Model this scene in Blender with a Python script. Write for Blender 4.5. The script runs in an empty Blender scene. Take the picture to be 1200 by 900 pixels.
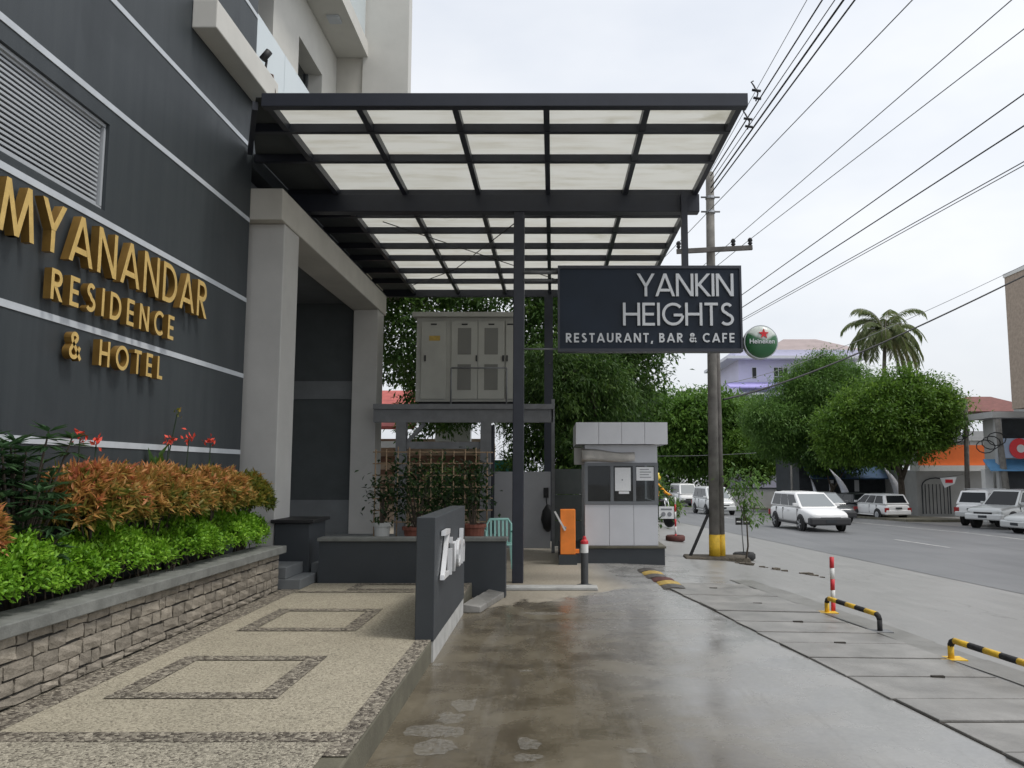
import bpy, bmesh, math, random
import numpy as np
from mathutils import Vector, Matrix
random.seed(7); rng = np.random.default_rng(7)
R = math.radians
scn = bpy.context.scene
COL = scn.collection

# ------------------------------------------------------------------ camera, sky, sun, exposure
cam = bpy.data.cameras.new('camera'); co = bpy.data.objects.new('camera', cam); COL.objects.link(co)
cam.sensor_width = 36; cam.lens = 36 * 950 / 1200; cam.clip_start = .05; cam.clip_end = 2000
co.location = (0, 0, 1.6); co.rotation_euler = (R(90) + math.atan(101 / 950), 0, 0); cam.shift_x = -.04      # the photo is cropped off-centre
scn.camera = co

SUN_EL, SUN_AZ = 62, 35          # high soft sun behind the cloud, from the street side
w = bpy.data.worlds.new('World'); scn.world = w; w.use_nodes = True
nt = w.node_tree; nt.nodes.clear(); N = nt.nodes.new
out = N('ShaderNodeOutputWorld'); bg = N('ShaderNodeBackground'); add = N('ShaderNodeAddShader'); bg2 = N('ShaderNodeBackground')
sky = N('ShaderNodeTexSky'); sky.sky_type = 'NISHITA'; sky.sun_disc = False
sky.sun_elevation = R(SUN_EL); sky.sun_rotation = R(90 - SUN_AZ); sky.air_density = 1.5; sky.dust_density = 4
hs = N('ShaderNodeHueSaturation'); hs.inputs['Saturation'].default_value = .35
tc = N('ShaderNodeTexCoord'); mp = N('ShaderNodeMapping'); mp.inputs['Scale'].default_value = (1, 1, 2.2)
nz = N('ShaderNodeTexNoise'); nz.inputs['Scale'].default_value = 1.7; nz.inputs['Detail'].default_value = 5; nz.inputs['Roughness'].default_value = .55
cr = N('ShaderNodeValToRGB'); cr.color_ramp.elements[0].position = .3; cr.color_ramp.elements[1].position = .75
cr.color_ramp.elements[0].color = (.56, .61, .70, 1); cr.color_ramp.elements[1].color = (.86, .87, .89, 1)
L = nt.links.new
L(sky.outputs[0], hs.inputs['Color']); L(hs.outputs[0], bg.inputs[0]); bg.inputs[1].default_value = .05
L(tc.outputs['Generated'], mp.inputs[0]); L(mp.outputs[0], nz.inputs[0]); L(nz.outputs[0], cr.inputs[0]); L(cr.outputs[0], bg2.inputs[0]); bg2.inputs[1].default_value = .80
L(bg.outputs[0], add.inputs[0]); L(bg2.outputs[0], add.inputs[1]); L(add.outputs[0], out.inputs[0])
sl = bpy.data.lights.new('sun', 'SUN'); sl.energy = 1.5; sl.angle = R(12); sl.color = (1, .96, .9)
so = bpy.data.objects.new('sun', sl); COL.objects.link(so); so.location = (20, 10, 40)
d = Vector((math.cos(R(SUN_EL)) * math.cos(R(SUN_AZ - 55)), math.cos(R(SUN_EL)) * math.sin(R(SUN_AZ - 55)), math.sin(R(SUN_EL))))
sky.sun_rotation = math.atan2(d.x, d.y)
so.rotation_euler = d.to_track_quat('Z', 'Y').to_euler()
vs = scn.view_settings; vs.view_transform = 'Standard'; vs.look = 'None'; vs.exposure = .2; vs.gamma = 1; vs.use_curve_mapping = False
scn.cycles.max_bounces = 8; scn.cycles.transparent_max_bounces = 16
scn.cycles.use_denoising = True

# ------------------------------------------------------------------ materials
M = {}
def mat(name, col, rough=.7, metal=0, var=.0, vscale=3, bump=0, bscale=60, col2=None, spec=.5, detail=6, rand=0, trans=0, emit=0, rvar=0):
    m = bpy.data.materials.new(name); m.use_nodes = True; nt = m.node_tree; b = nt.nodes['Principled BSDF']; L = nt.links.new
    c = (*col, 1); b.inputs['Base Color'].default_value = c; b.inputs['Roughness'].default_value = rough; b.inputs['Metallic'].default_value = metal
    b.inputs['Specular IOR Level'].default_value = spec
    geo = nt.nodes.new('ShaderNodeNewGeometry')
    last = None
    if var or col2:
        n = nt.nodes.new('ShaderNodeTexNoise'); n.inputs['Scale'].default_value = vscale; n.inputs['Detail'].default_value = detail; n.inputs['Roughness'].default_value = .62
        L(geo.outputs['Position'], n.inputs[0])
        rp = nt.nodes.new('ShaderNodeValToRGB'); e = rp.color_ramp.elements; e[0].position = .32; e[1].position = .68
        c2 = col2 or tuple(min(1, v * (1 + var)) for v in col); c1 = col if col2 else tuple(v * (1 - var) for v in col)
        e[0].color = (*c1, 1); e[1].color = (*c2, 1)
        L(n.outputs[0], rp.inputs[0]); last = rp.outputs[0]
        if rvar:
            mr = nt.nodes.new('ShaderNodeMapRange'); mr.inputs[3].default_value = rough - rvar; mr.inputs[4].default_value = rough + rvar; mr.inputs[1].default_value = .3; mr.inputs[2].default_value = .7
            L(n.outputs[0], mr.inputs[0]); L(mr.outputs[0], b.inputs['Roughness'])
    if rand:
        oi = nt.nodes.new('ShaderNodeObjectInfo'); h = nt.nodes.new('ShaderNodeHueSaturation')
        mr = nt.nodes.new('ShaderNodeMapRange'); mr.inputs[3].default_value = 1 - rand; mr.inputs[4].default_value = 1 + rand
        L(oi.outputs['Random'], mr.inputs[0]); L(mr.outputs[0], h.inputs['Value'])
        if last: L(last, h.inputs['Color'])
        else: h.inputs['Color'].default_value = c
        last = h.outputs[0]
    if last: L(last, b.inputs['Base Color'])
    if bump:
        n2 = nt.nodes.new('ShaderNodeTexNoise'); n2.inputs['Scale'].default_value = bscale; n2.inputs['Detail'].default_value = 4
        L(geo.outputs['Position'], n2.inputs[0]); bp = nt.nodes.new('ShaderNodeBump'); bp.inputs['Strength'].default_value = bump; bp.inputs['Distance'].default_value = .01
        L(n2.outputs[0], bp.inputs['Height']); L(bp.outputs[0], b.inputs['Normal'])
    if trans: b.inputs['Transmission Weight'].default_value = trans
    if emit:
        b.inputs['Emission Color'].default_value = c; b.inputs['Emission Strength'].default_value = emit
    M[name] = m; return m

mat('charcoal_side', (.036, .042, .048), .6, var=.12, vscale=2, bump=.15, bscale=120)
mat('stripe', (.50, .53, .56), .6, var=.08, vscale=4)
mat('cream', (.56, .55, .51), .75, var=.07, vscale=1.2, bump=.12, bscale=90)
mat('beige', (.50, .48, .43), .8, var=.10, vscale=1.1, bump=.12, bscale=90)
mat('column_grey', (.47, .462, .44), .7, var=.07, vscale=1.6, bump=.1, bscale=90)
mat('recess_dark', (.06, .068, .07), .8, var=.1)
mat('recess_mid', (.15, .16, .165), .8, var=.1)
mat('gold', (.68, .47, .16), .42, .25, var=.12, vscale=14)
mat('gold_shaded', (.30, .175, .045), .35, .6, var=.15, vscale=9)
mat('steel_navy', (.022, .025, .036), .42, var=.15, vscale=4)
mat('white_letter', (.62, .64, .66), .45)
mat('chrome_white', (.78, .79, .80), .28, .25)
mat('sign_navy', (.008, .016, .030), .5, var=.2, vscale=1.4, spec=.35)
mat('sign_frame', (.035, .038, .05), .45)
mat('louvre', (.40, .42, .44), .45, .1)
mat('black', (.012, .012, .013), .6)
mat('dark_glass', (.012, .015, .018), .06, spec=.7)
mat('cap_stone', (.165, .17, .158), .8, var=.22, vscale=7, bump=.3, bscale=60)
mat('mortar', (.045, .043, .038), .95, var=.3, vscale=20, bump=.5, bscale=80)
mat('stone', (.19, .168, .135), .9, col2=(.31, .275, .225), vscale=9, bump=.9, bscale=55, rand=.24)
mat('soil', (.03, .022, .015), 1, var=.4, vscale=20, bump=.6, bscale=40)
mat('concrete_kerb', (.115, .108, .078), .7, var=.25, vscale=3, bump=.3, bscale=50)
mat('concrete_pale', (.40, .40, .385), .8, var=.2, vscale=5, bump=.2, bscale=60)
mat('slab', (.155, .149, .137), .42, col2=(.285, .278, .262), vscale=2.3, detail=9, bump=.4, bscale=50, rand=.07, rvar=.12)
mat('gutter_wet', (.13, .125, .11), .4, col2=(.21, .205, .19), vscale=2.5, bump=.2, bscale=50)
mat('seam_black', (.035, .03, .024), .9)
mat('white_paint', (.66, .66, .64), .6, var=.12, vscale=8)
mat('road_paint', (.42, .42, .41), .7, var=.35, vscale=3, detail=9)
mat('booth_white', (.56, .57, .60), .42, var=.05, vscale=2)
mat('alu_grey', (.16, .17, .18), .45, .3)
mat('awning_cloth', (.42, .40, .37), .9, var=.15, vscale=9, bump=.3, bscale=12)
mat('paper', (.78, .79, .80), .7, var=.05, vscale=40)
mat('ink', (.25, .26, .28), .8)
mat('orange', (.85, .235, .03), .45, var=.08, vscale=6)
mat('red', (.55, .03, .04), .5, var=.15, vscale=8)
mat('yellow', (.72, .45, .03), .55, var=.2, vscale=10)
mat('rubber', (.025, .025, .026), .85, var=.3, vscale=20)
mat('hump_yellow', (.30, .21, .05), .5, col2=(.55, .37, .06), vscale=9)
mat('rubber_wet', (.03, .028, .026), .4, col2=(.10, .085, .07), vscale=5)
mat('rubber_red', (.10, .035, .03), .85, var=.3, vscale=20)
mat('cabinet', (.36, .36, .325), .6, var=.08, vscale=2)
mat('cabinet_mesh', (.17, .17, .155), .8)
mat('steel_grey', (.16, .165, .17), .6, var=.15, vscale=5)
mat('bollard_grey', (.05, .052, .055), .55, var=.2, vscale=9)
mat('bamboo', (.33, .23, .14), .7, var=.25, vscale=20)
mat('gate_grey', (.36, .365, .38), .5, var=.06, vscale=2)
mat('gate_dark', (.07, .08, .078), .6, var=.2, vscale=2)
mat('terracotta', (.21, .07, .045), .75, var=.2, vscale=10)
mat('pot_white', (.55, .55, .52), .6)
mat('chair_mint', (.34, .62, .56), .4)
mat('roof_red', (.42, .10, .085), .75, var=.25, vscale=3)
mat('house_tan', (.36, .27, .19), .85, var=.2, vscale=3)
mat('house_white', (.66, .68, .68), .8, var=.06)
mat('brown', (.12, .06, .035), .8, var=.3, vscale=6)
mat('teal', (.03, .20, .17), .7)
mat('bark', (.075, .06, .045), .95, var=.35, vscale=6, bump=.6, bscale=18)
mat('bark_pale', (.17, .155, .13), .95, var=.3, vscale=6, bump=.6, bscale=18)
mat('pole_concrete', (.155, .147, .133), .85, var=.35, vscale=3.5, bump=.3, bscale=30)
mat('pole_dark', (.13, .12, .11), .85, var=.35, vscale=3.5, bump=.3, bscale=30)
mat('wire', (.018, .018, .02), .6)
mat('wire_grey', (.14, .145, .155), .6)
mat('lavender', (.60, .59, .74), .8, var=.04, vscale=.5)
mat('lavender_deep', (.40, .36, .70), .8, var=.06, vscale=.5)
mat('lav_white', (.68, .69, .74), .8, var=.04)
mat('roof_pink', (.34, .28, .27), .85, var=.12, vscale=.6)
mat('tile_tan', (.36, .29, .23), .8, var=.18, vscale=6)
mat('roof_maroon', (.16, .06, .05), .8, var=.2, vscale=3)
mat('shop_grey', (.42, .42, .41), .8, var=.1, vscale=1)
mat('shop_dark', (.03, .035, .04), .7, var=.3)
mat('shop_orange', (.80, .17, .035), .5, var=.05)
mat('shop_white', (.68, .68, .66), .7, var=.06)
mat('awning_blue', (.10, .27, .48), .6, var=.1)
mat('navy_cloth', (.03, .07, .14), .7, var=.2)
mat('panel_blue', (.38, .46, .60), .6)
mat('flag_cloth', (.62, .63, .68), .7, var=.12, vscale=6)
mat('car_white', (.74, .74, .73), .22, spec=.6)
mat('car_silver', (.52, .53, .52), .25, .35)
mat('car_grey', (.13, .135, .14), .25, .4)
mat('car_pale', (.60, .61, .60), .25, .15)
mat('car_dark', (.02, .022, .025), .3)
mat('car_trim', (.03, .03, .032), .6)
mat('windscreen', (.20, .22, .225), .08, spec=.8)
mat('car_glass', (.012, .014, .016), .12, spec=.3)
mat('tyre', (.018, .018, .018), .85)
mat('rim', (.42, .43, .44), .35, .7)
mat('lamp_clear', (.62, .64, .66), .12, .2)
mat('lamp_red', (.30, .02, .02), .2)
mat('jacket', (.80, .36, .02), .7, var=.15, vscale=12)
mat('helmet', (.75, .55, .05), .3)
mat('trousers', (.03, .035, .05), .8)
mat('skin', (.30, .17, .11), .6)
mat('star_red', (.70, .02, .03), .4)
mat('ball_green', (.03, .14, .05), .35, var=.2, vscale=9)
mat('ball_white', (.60, .64, .60), .35)
mat('flower_red', (.65, .06, .03), .6, var=.25, vscale=25)
mat('gravel_dirt', (.10, .085, .065), .95, var=.5, vscale=30, bump=.8, bscale=60)

def leafmat(name, c1, c2, c3, tr=.35):
    m = bpy.data.materials.new(name); m.use_nodes = True; nt = m.node_tree; nt.nodes.clear(); L = nt.links.new; N = nt.nodes.new
    o = N('ShaderNodeOutputMaterial'); mx = N('ShaderNodeMixShader'); p = N('ShaderNodeBsdfPrincipled'); t = N('ShaderNodeBsdfTranslucent')
    a = N('ShaderNodeAttribute'); a.attribute_name = 'tint'; r = N('ShaderNodeValToRGB'); e = r.color_ramp.elements
    e[0].color = (*c1, 1); e[1].color = (*c3, 1); q = e.new(.5); q.color = (*c2, 1)
    L(a.outputs['Fac'], r.inputs[0]); L(r.outputs[0], p.inputs['Base Color']); L(r.outputs[0], t.inputs[0]); p.inputs['Roughness'].default_value = .5; p.inputs['Specular IOR Level'].default_value = .35
    mx.inputs[0].default_value = tr; L(p.outputs[0], mx.inputs[1]); L(t.outputs[0], mx.inputs[2]); L(mx.outputs[0], o.inputs[0])
    M[name] = m
leafmat('leaf_dark', (0.029, 0.066, 0.016), (0.06, 0.125, 0.026), (0.118, 0.198, 0.039), .42)
leafmat('leaf_mid', (0.052, 0.114, 0.02), (0.102, 0.204, 0.034), (0.179, 0.306, 0.052), .42)
leafmat('leaf_soft', (0.056, 0.125, 0.027), (0.106, 0.206, 0.044), (0.175, 0.3, 0.062), .42)
leafmat('leaf_bright', (.054, .122, .017), (.105, .20, .028), (.185, .30, .045), .42)
leafmat('leaf_hedge', (.10, .24, .015), (.18, .38, .025), (.30, .52, .05))
leafmat('leaf_orange', (.11, .15, .025), (.44, .26, .07), (.56, .24, .10))
leafmat('leaf_rust', (.12, .16, .025), (.46, .24, .07), (.60, .20, .11))
leafmat('leaf_olive', (.06, .10, .018), (.20, .21, .03), (.40, .22, .04))
leafmat('leaf_blue', (.022, .055, .022), (.045, .10, .04), (.08, .15, .06))
leafmat('leaf_palm', (.10, .14, .05), (.16, .20, .08), (.30, .28, .14), .45)
leafmat('leaf_pot', (.012, .03, .010), (.025, .055, .016), (.05, .10, .03))

def nodemat(name):
    m = bpy.data.materials.new(name); m.use_nodes = True; M[name] = m; nt = m.node_tree
    return nt, nt.nodes['Principled BSDF'], nt.nodes.new('ShaderNodeNewGeometry').outputs['Position'], nt.nodes.new, nt.links.new
def noise(N, L, pos, scale, detail=5, rough=.6, dist=0):
    n = N('ShaderNodeTexNoise'); n.inputs['Scale'].default_value = scale; n.inputs['Detail'].default_value = detail; n.inputs['Roughness'].default_value = rough; n.inputs['Distortion'].default_value = dist
    L(pos, n.inputs[0]); return n.outputs[0]
def ramp(N, L, fac, p0, p1, c0=(0, 0, 0), c1=(1, 1, 1)):
    r = N('ShaderNodeValToRGB'); e = r.color_ramp.elements; e[0].position = p0; e[1].position = p1; e[0].color = (*c0, 1); e[1].color = (*c1, 1); L(fac, r.inputs[0]); return r.outputs[0]
def mixc(N, L, f, a, b, mode='MIX'):
    x = N('ShaderNodeMix'); x.data_type = 'RGBA'; x.blend_type = mode
    for sock, v in ((x.inputs[0], f), (x.inputs[6], a), (x.inputs[7], b)):
        if isinstance(v, (int, float)): sock.default_value = v
        elif isinstance(v, tuple): sock.default_value = (*v, 1)
        else: L(v, sock)
    return x.outputs[2]
def math_(N, L, op, a, b=None, c=None):
    x = N('ShaderNodeMath'); x.operation = op; x.use_clamp = op in ('ADD', 'SUBTRACT', 'MULTIPLY')
    for i, v in enumerate((a, b, c)):
        if v is None: continue
        if isinstance(v, (int, float)): x.inputs[i].default_value = v
        else: L(v, x.inputs[i])
    return x.outputs[0]
def bumpn(N, L, h, st, dist, b):
    x = N('ShaderNodeBump'); x.inputs['Strength'].default_value = st; x.inputs['Distance'].default_value = dist; L(h, x.inputs['Height']); L(x.outputs[0], b.inputs['Normal'])

# painted facade plaster with rain streaks and touched-up patches
nt, b, pos, N, L = nodemat('charcoal')
mv = N('ShaderNodeMapping'); mv.inputs['Scale'].default_value = (1, 3.5, .16); L(pos, mv.inputs[0])
f1 = noise(N, L, mv.outputs[0], 2.2, 8, .7); f2 = noise(N, L, pos, .8, 4, .5, .6); f3 = noise(N, L, pos, 150, 3)
base = mixc(N, L, ramp(N, L, f1, .35, .72), (.029, .036, .041), (.042, .050, .055))
base = mixc(N, L, math_(N, L, 'MULTIPLY', ramp(N, L, f2, .55, .60), .35), base, (.024, .030, .035))
L(base, b.inputs['Base Color']); L(math_(N, L, 'ADD', math_(N, L, 'MULTIPLY', f2, .3), .42), b.inputs['Roughness']); bumpn(N, L, f3, .35, .003, b)
# wet concrete of the driveway and apron
nt, b, pos, N, L = nodemat('wet_concrete')
sx = N('ShaderNodeSeparateXYZ'); L(pos, sx.inputs[0]); X_, Y_ = sx.outputs[0], sx.outputs[1]
s_ = math_(N, L, 'MULTIPLY_ADD', Y_, .148, X_)                       # distance across the street
big = noise(N, L, pos, .45, 6, .6, .4); mid = noise(N, L, pos, 1.7, 7, .65, .3); fine = noise(N, L, pos, 26, 5, .7)
apc = N('ShaderNodeMapRange'); L(s_, apc.inputs[0]); apc.inputs[1].default_value = 3.9; apc.inputs[2].default_value = 5.2
grey = mixc(N, L, ramp(N, L, mid, .35, .66), (.190, .190, .184), (.290, .288, .278)); grey = mixc(N, L, math_(N, L, 'MULTIPLY', apc.outputs[0], .75), grey, (.205, .202, .193))
brown = mixc(N, L, ramp(N, L, mid, .35, .68), (.070, .057, .038), (.142, .122, .086))
q = N('ShaderNodeMath'); q.operation = 'MULTIPLY_ADD'; L(big, q.inputs[0]); q.inputs[1].default_value = 2.6; L(s_, q.inputs[2])
stain = N('ShaderNodeMapRange'); L(q.outputs[0], stain.inputs[0]); stain.inputs[1].default_value = 2.5; stain.inputs[2].default_value = 4.0; stain.inputs[3].default_value = 1; stain.inputs[4].default_value = 0
base = mixc(N, L, stain.outputs[0], grey, brown)
streak = N('ShaderNodeMapping'); streak.inputs['Scale'].default_value = (3.2, .35, 1); streak.inputs['Rotation'].default_value = (0, 0, R(-9)); L(pos, streak.inputs[0])
stk = noise(N, L, streak.outputs[0], 1.2, 6, .65)
base = mixc(N, L, math_(N, L, 'MULTIPLY', ramp(N, L, stk, .5, .72), .2), base, (.36, .355, .34))
# hairline cracks and dark tyre scuffs
wv = N('ShaderNodeVectorMath'); wv.operation = 'ADD'; L(pos, wv.inputs[0]); wn = N('ShaderNodeTexNoise'); wn.inputs['Scale'].default_value = 1.3; wn.inputs['Detail'].default_value = 6; L(pos, wn.inputs[0]); L(wn.outputs['Color'], wv.inputs[1])
vc = N('ShaderNodeTexVoronoi'); vc.feature = 'DISTANCE_TO_EDGE'; vc.inputs['Scale'].default_value = .33; L(wv.outputs[0], vc.inputs[0])
crk = math_(N, L, 'MULTIPLY', ramp(N, L, vc.outputs['Distance'], .0, .006, (1, 1, 1), (0, 0, 0)), ramp(N, L, big, .45, .6))
base = mixc(N, L, math_(N, L, 'MULTIPLY', crk, .65), base, (.06, .055, .045))
sc = noise(N, L, streak.outputs[0], 3.1, 8, .7, .5)
base = mixc(N, L, math_(N, L, 'MULTIPLY', ramp(N, L, sc, .56, .72), .32), base, (.10, .09, .075))
# dry pale patch by the threshold, a worn one inside the yard
yq = N('ShaderNodeMath'); yq.operation = 'MULTIPLY_ADD'; L(mid, yq.inputs[0]); yq.inputs[1].default_value = 1.6; L(Y_, yq.inputs[2])
xq = N('ShaderNodeMath'); xq.operation = 'MULTIPLY_ADD'; L(X_, xq.inputs[0]); xq.inputs[1].default_value = -.9; L(yq.outputs[0], xq.inputs[2])
dry = N('ShaderNodeMapRange'); L(xq.outputs[0], dry.inputs[0]); dry.inputs[1].default_value = 11.05; dry.inputs[2].default_value = 11.25
dryx = N('ShaderNodeMapRange'); L(s_, dryx.inputs[0]); dryx.inputs[1].default_value = 2.9; dryx.inputs[2].default_value = 2.4
dryf = math_(N, L, 'MULTIPLY', dry.outputs[0], dryx.outputs[0])
base = mixc(N, L, math_(N, L, 'MULTIPLY', dryf, .75), base, mixc(N, L, ramp(N, L, fine, .3, .7), (.27, .235, .18), (.36, .325, .265)))
# expansion joint across the drive
jn = math_(N, L, 'ABSOLUTE', math_(N, L, 'MULTIPLY_ADD', mid, .05, math_(N, L, 'MULTIPLY_ADD', Y_, 1, -8.94)))
N2 = N('ShaderNodeMath'); N2.operation = 'SUBTRACT'; L(Y_, N2.inputs[0]); N2.inputs[1].default_value = 8.94
N3 = N('ShaderNodeMath'); N3.operation = 'ABSOLUTE'; L(N2.outputs[0], N3.inputs[0])
N4 = N('ShaderNodeMath'); N4.operation = 'LESS_THAN'; L(N3.outputs[0], N4.inputs[0]); N4.inputs[1].default_value = .012
N5 = N('ShaderNodeMath'); N5.operation = 'LESS_THAN'; L(s_, N5.inputs[0]); N5.inputs[1].default_value = 3.2
base = mixc(N, L, math_(N, L, 'MULTIPLY', math_(N, L, 'MULTIPLY', N4.outputs[0], N5.outputs[0]), .6), base, (.05, .045, .035))
base = mixc(N, L, .35, base, mixc(N, L, fine, (.25, .25, .25), (1, 1, 1)), 'OVERLAY')
L(base, b.inputs['Base Color'])
rr = N('ShaderNodeMapRange'); L(mid, rr.inputs[0]); rr.inputs[1].default_value = .35; rr.inputs[2].default_value = .68; rr.inputs[3].default_value = .15; rr.inputs[4].default_value = .38
ap = N('ShaderNodeMapRange'); L(s_, ap.inputs[0]); ap.inputs[1].default_value = 3.9; ap.inputs[2].default_value = 5.2
rw = N('ShaderNodeMix'); L(ap.outputs[0], rw.inputs[0]); L(rr.outputs[0], rw.inputs[2]); L(math_(N, L, 'MULTIPLY_ADD', rr.outputs[0], .35, .33), rw.inputs[3])
L(math_(N, L, 'ADD', rw.outputs[0], math_(N, L, 'MULTIPLY', dryf, .5)), b.inputs['Roughness'])
bumpn(N, L, fine, .12, .006, b)

nt, b, pos, N, L = nodemat('worn_patch')
b.inputs['Base Color'].default_value = (.36, .35, .32, 1); b.inputs['Roughness'].default_value = .75; b.inputs['Specular IOR Level'].default_value = .2
wn = noise(N, L, pos, 34, 9, .8); L(math_(N, L, 'MULTIPLY', ramp(N, L, wn, .36, .62), .42), b.inputs['Alpha'])
nt, b, pos, N, L = nodemat('asphalt')
a1 = noise(N, L, pos, .5, 6, .6); a2 = noise(N, L, pos, 40, 4, .7)
am = N('ShaderNodeMapping'); am.inputs['Scale'].default_value = (1.6, .07, 1); am.inputs['Rotation'].default_value = (0, 0, R(-8.5)); L(pos, am.inputs[0]); a3 = noise(N, L, am.outputs[0], 1.1, 7, .65)
base = mixc(N, L, ramp(N, L, a1, .3, .7), (.115, .118, .122), (.155, .157, .160)); base = mixc(N, L, math_(N, L, 'MULTIPLY', ramp(N, L, a3, .5, .68), .5), base, (.085, .086, .088))
L(mixc(N, L, .3, base, mixc(N, L, a2, (.2, .2, .2), (1, 1, 1)), 'OVERLAY'), b.inputs['Base Color']); b.inputs['Roughness'].default_value = .5
bumpn(N, L, a2, .2, .006, b)

def aggregate(name, ca, cb, scale, bump, dark):
    nt, b, pos, N, L = nodemat(name)
    v = N('ShaderNodeTexVoronoi'); v.inputs['Scale'].default_value = scale; L(pos, v.inputs[0])
    v2 = N('ShaderNodeTexVoronoi'); v2.feature = 'DISTANCE_TO_EDGE'; v2.inputs['Scale'].default_value = scale; L(pos, v2.inputs[0])
    sp = N('ShaderNodeSeparateColor'); L(v.outputs['Color'], sp.inputs[0])
    n = noise(N, L, pos, 2.2, 7, .65)
    base = mixc(N, L, sp.outputs[0], ca, cb)
    base = mixc(N, L, math_(N, L, 'MULTIPLY', ramp(N, L, sp.outputs[1], .78, .9), dark), base, (.06, .05, .04))
    base = mixc(N, L, .55, base, ramp(N, L, n, .25, .75, (.42, .41, .37), (.62, .60, .56)), 'OVERLAY')
    L(base, b.inputs['Base Color']); b.inputs['Roughness'].default_value = .72
    bumpn(N, L, ramp(N, L, v2.outputs['Distance'], 0, .25), bump, .006, b)
aggregate('walk_aggregate', (.265, .242, .19), (.42, .387, .31), 90, .35, .5)
aggregate('walk_coarse', (.20, .185, .15), (.44, .41, .34), 75, .6, .8)
aggregate('pebble', (.085, .072, .058), (.36, .33, .275), 44, 1.0, .95)

nt, b, pos, N, L = nodemat('polycarbonate')
nt.nodes.remove(b); o = nt.nodes['Material Output']
t = N('ShaderNodeBsdfTranslucent'); df = N('ShaderNodeBsdfDiffuse'); mx = N('ShaderNodeMixShader'); mx.inputs[0].default_value = .25
mpn = N('ShaderNodeMapping'); mpn.inputs['Scale'].default_value = (.8, 5, 1); L(pos, mpn.inputs[0])
dirt = noise(N, L, mpn.outputs[0], 1.6, 7, .65); d2 = noise(N, L, pos, 1.1, 4)
c = mixc(N, L, ramp(N, L, dirt, .46, .66), (.82, .82, .79), (.74, .73, .68)); c = mixc(N, L, ramp(N, L, d2, .62, .74), c, (.66, .65, .59))
L(c, t.inputs[0]); df.inputs[0].default_value = (.5, .5, .46, 1); L(t.outputs[0], mx.inputs[1]); L(df.outputs[0], mx.inputs[2]); L(mx.outputs[0], o.inputs[0])

def glassmat(name, tint, fac):
    nt, b, pos, N, L = nodemat(name); nt.nodes.remove(b); o = nt.nodes['Material Output']
    tr = N('ShaderNodeBsdfTransparent'); tr.inputs[0].default_value = (*tint, 1); g = N('ShaderNodeBsdfGlossy'); g.inputs['Roughness'].default_value = .03
    g.inputs[0].default_value = (.9, .9, .9, 1)
    mx = N('ShaderNodeMixShader'); fr = N('ShaderNodeFresnel'); fr.inputs[0].default_value = 1.5
    L(math_(N, L, 'ADD', fr.outputs[0], fac), mx.inputs[0]); L(tr.outputs[0], mx.inputs[1]); L(g.outputs[0], mx.inputs[2]); L(mx.outputs[0], o.inputs[0])
glassmat('pane_glass', (.5, .54, .54), .0)
nt, b, pos, N, L = nodemat('frost_glass')
b.inputs['Base Color'].default_value = (.66, .73, .75, 1); b.inputs['Roughness'].default_value = .12; b.inputs['Alpha'].default_value = .82

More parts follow.
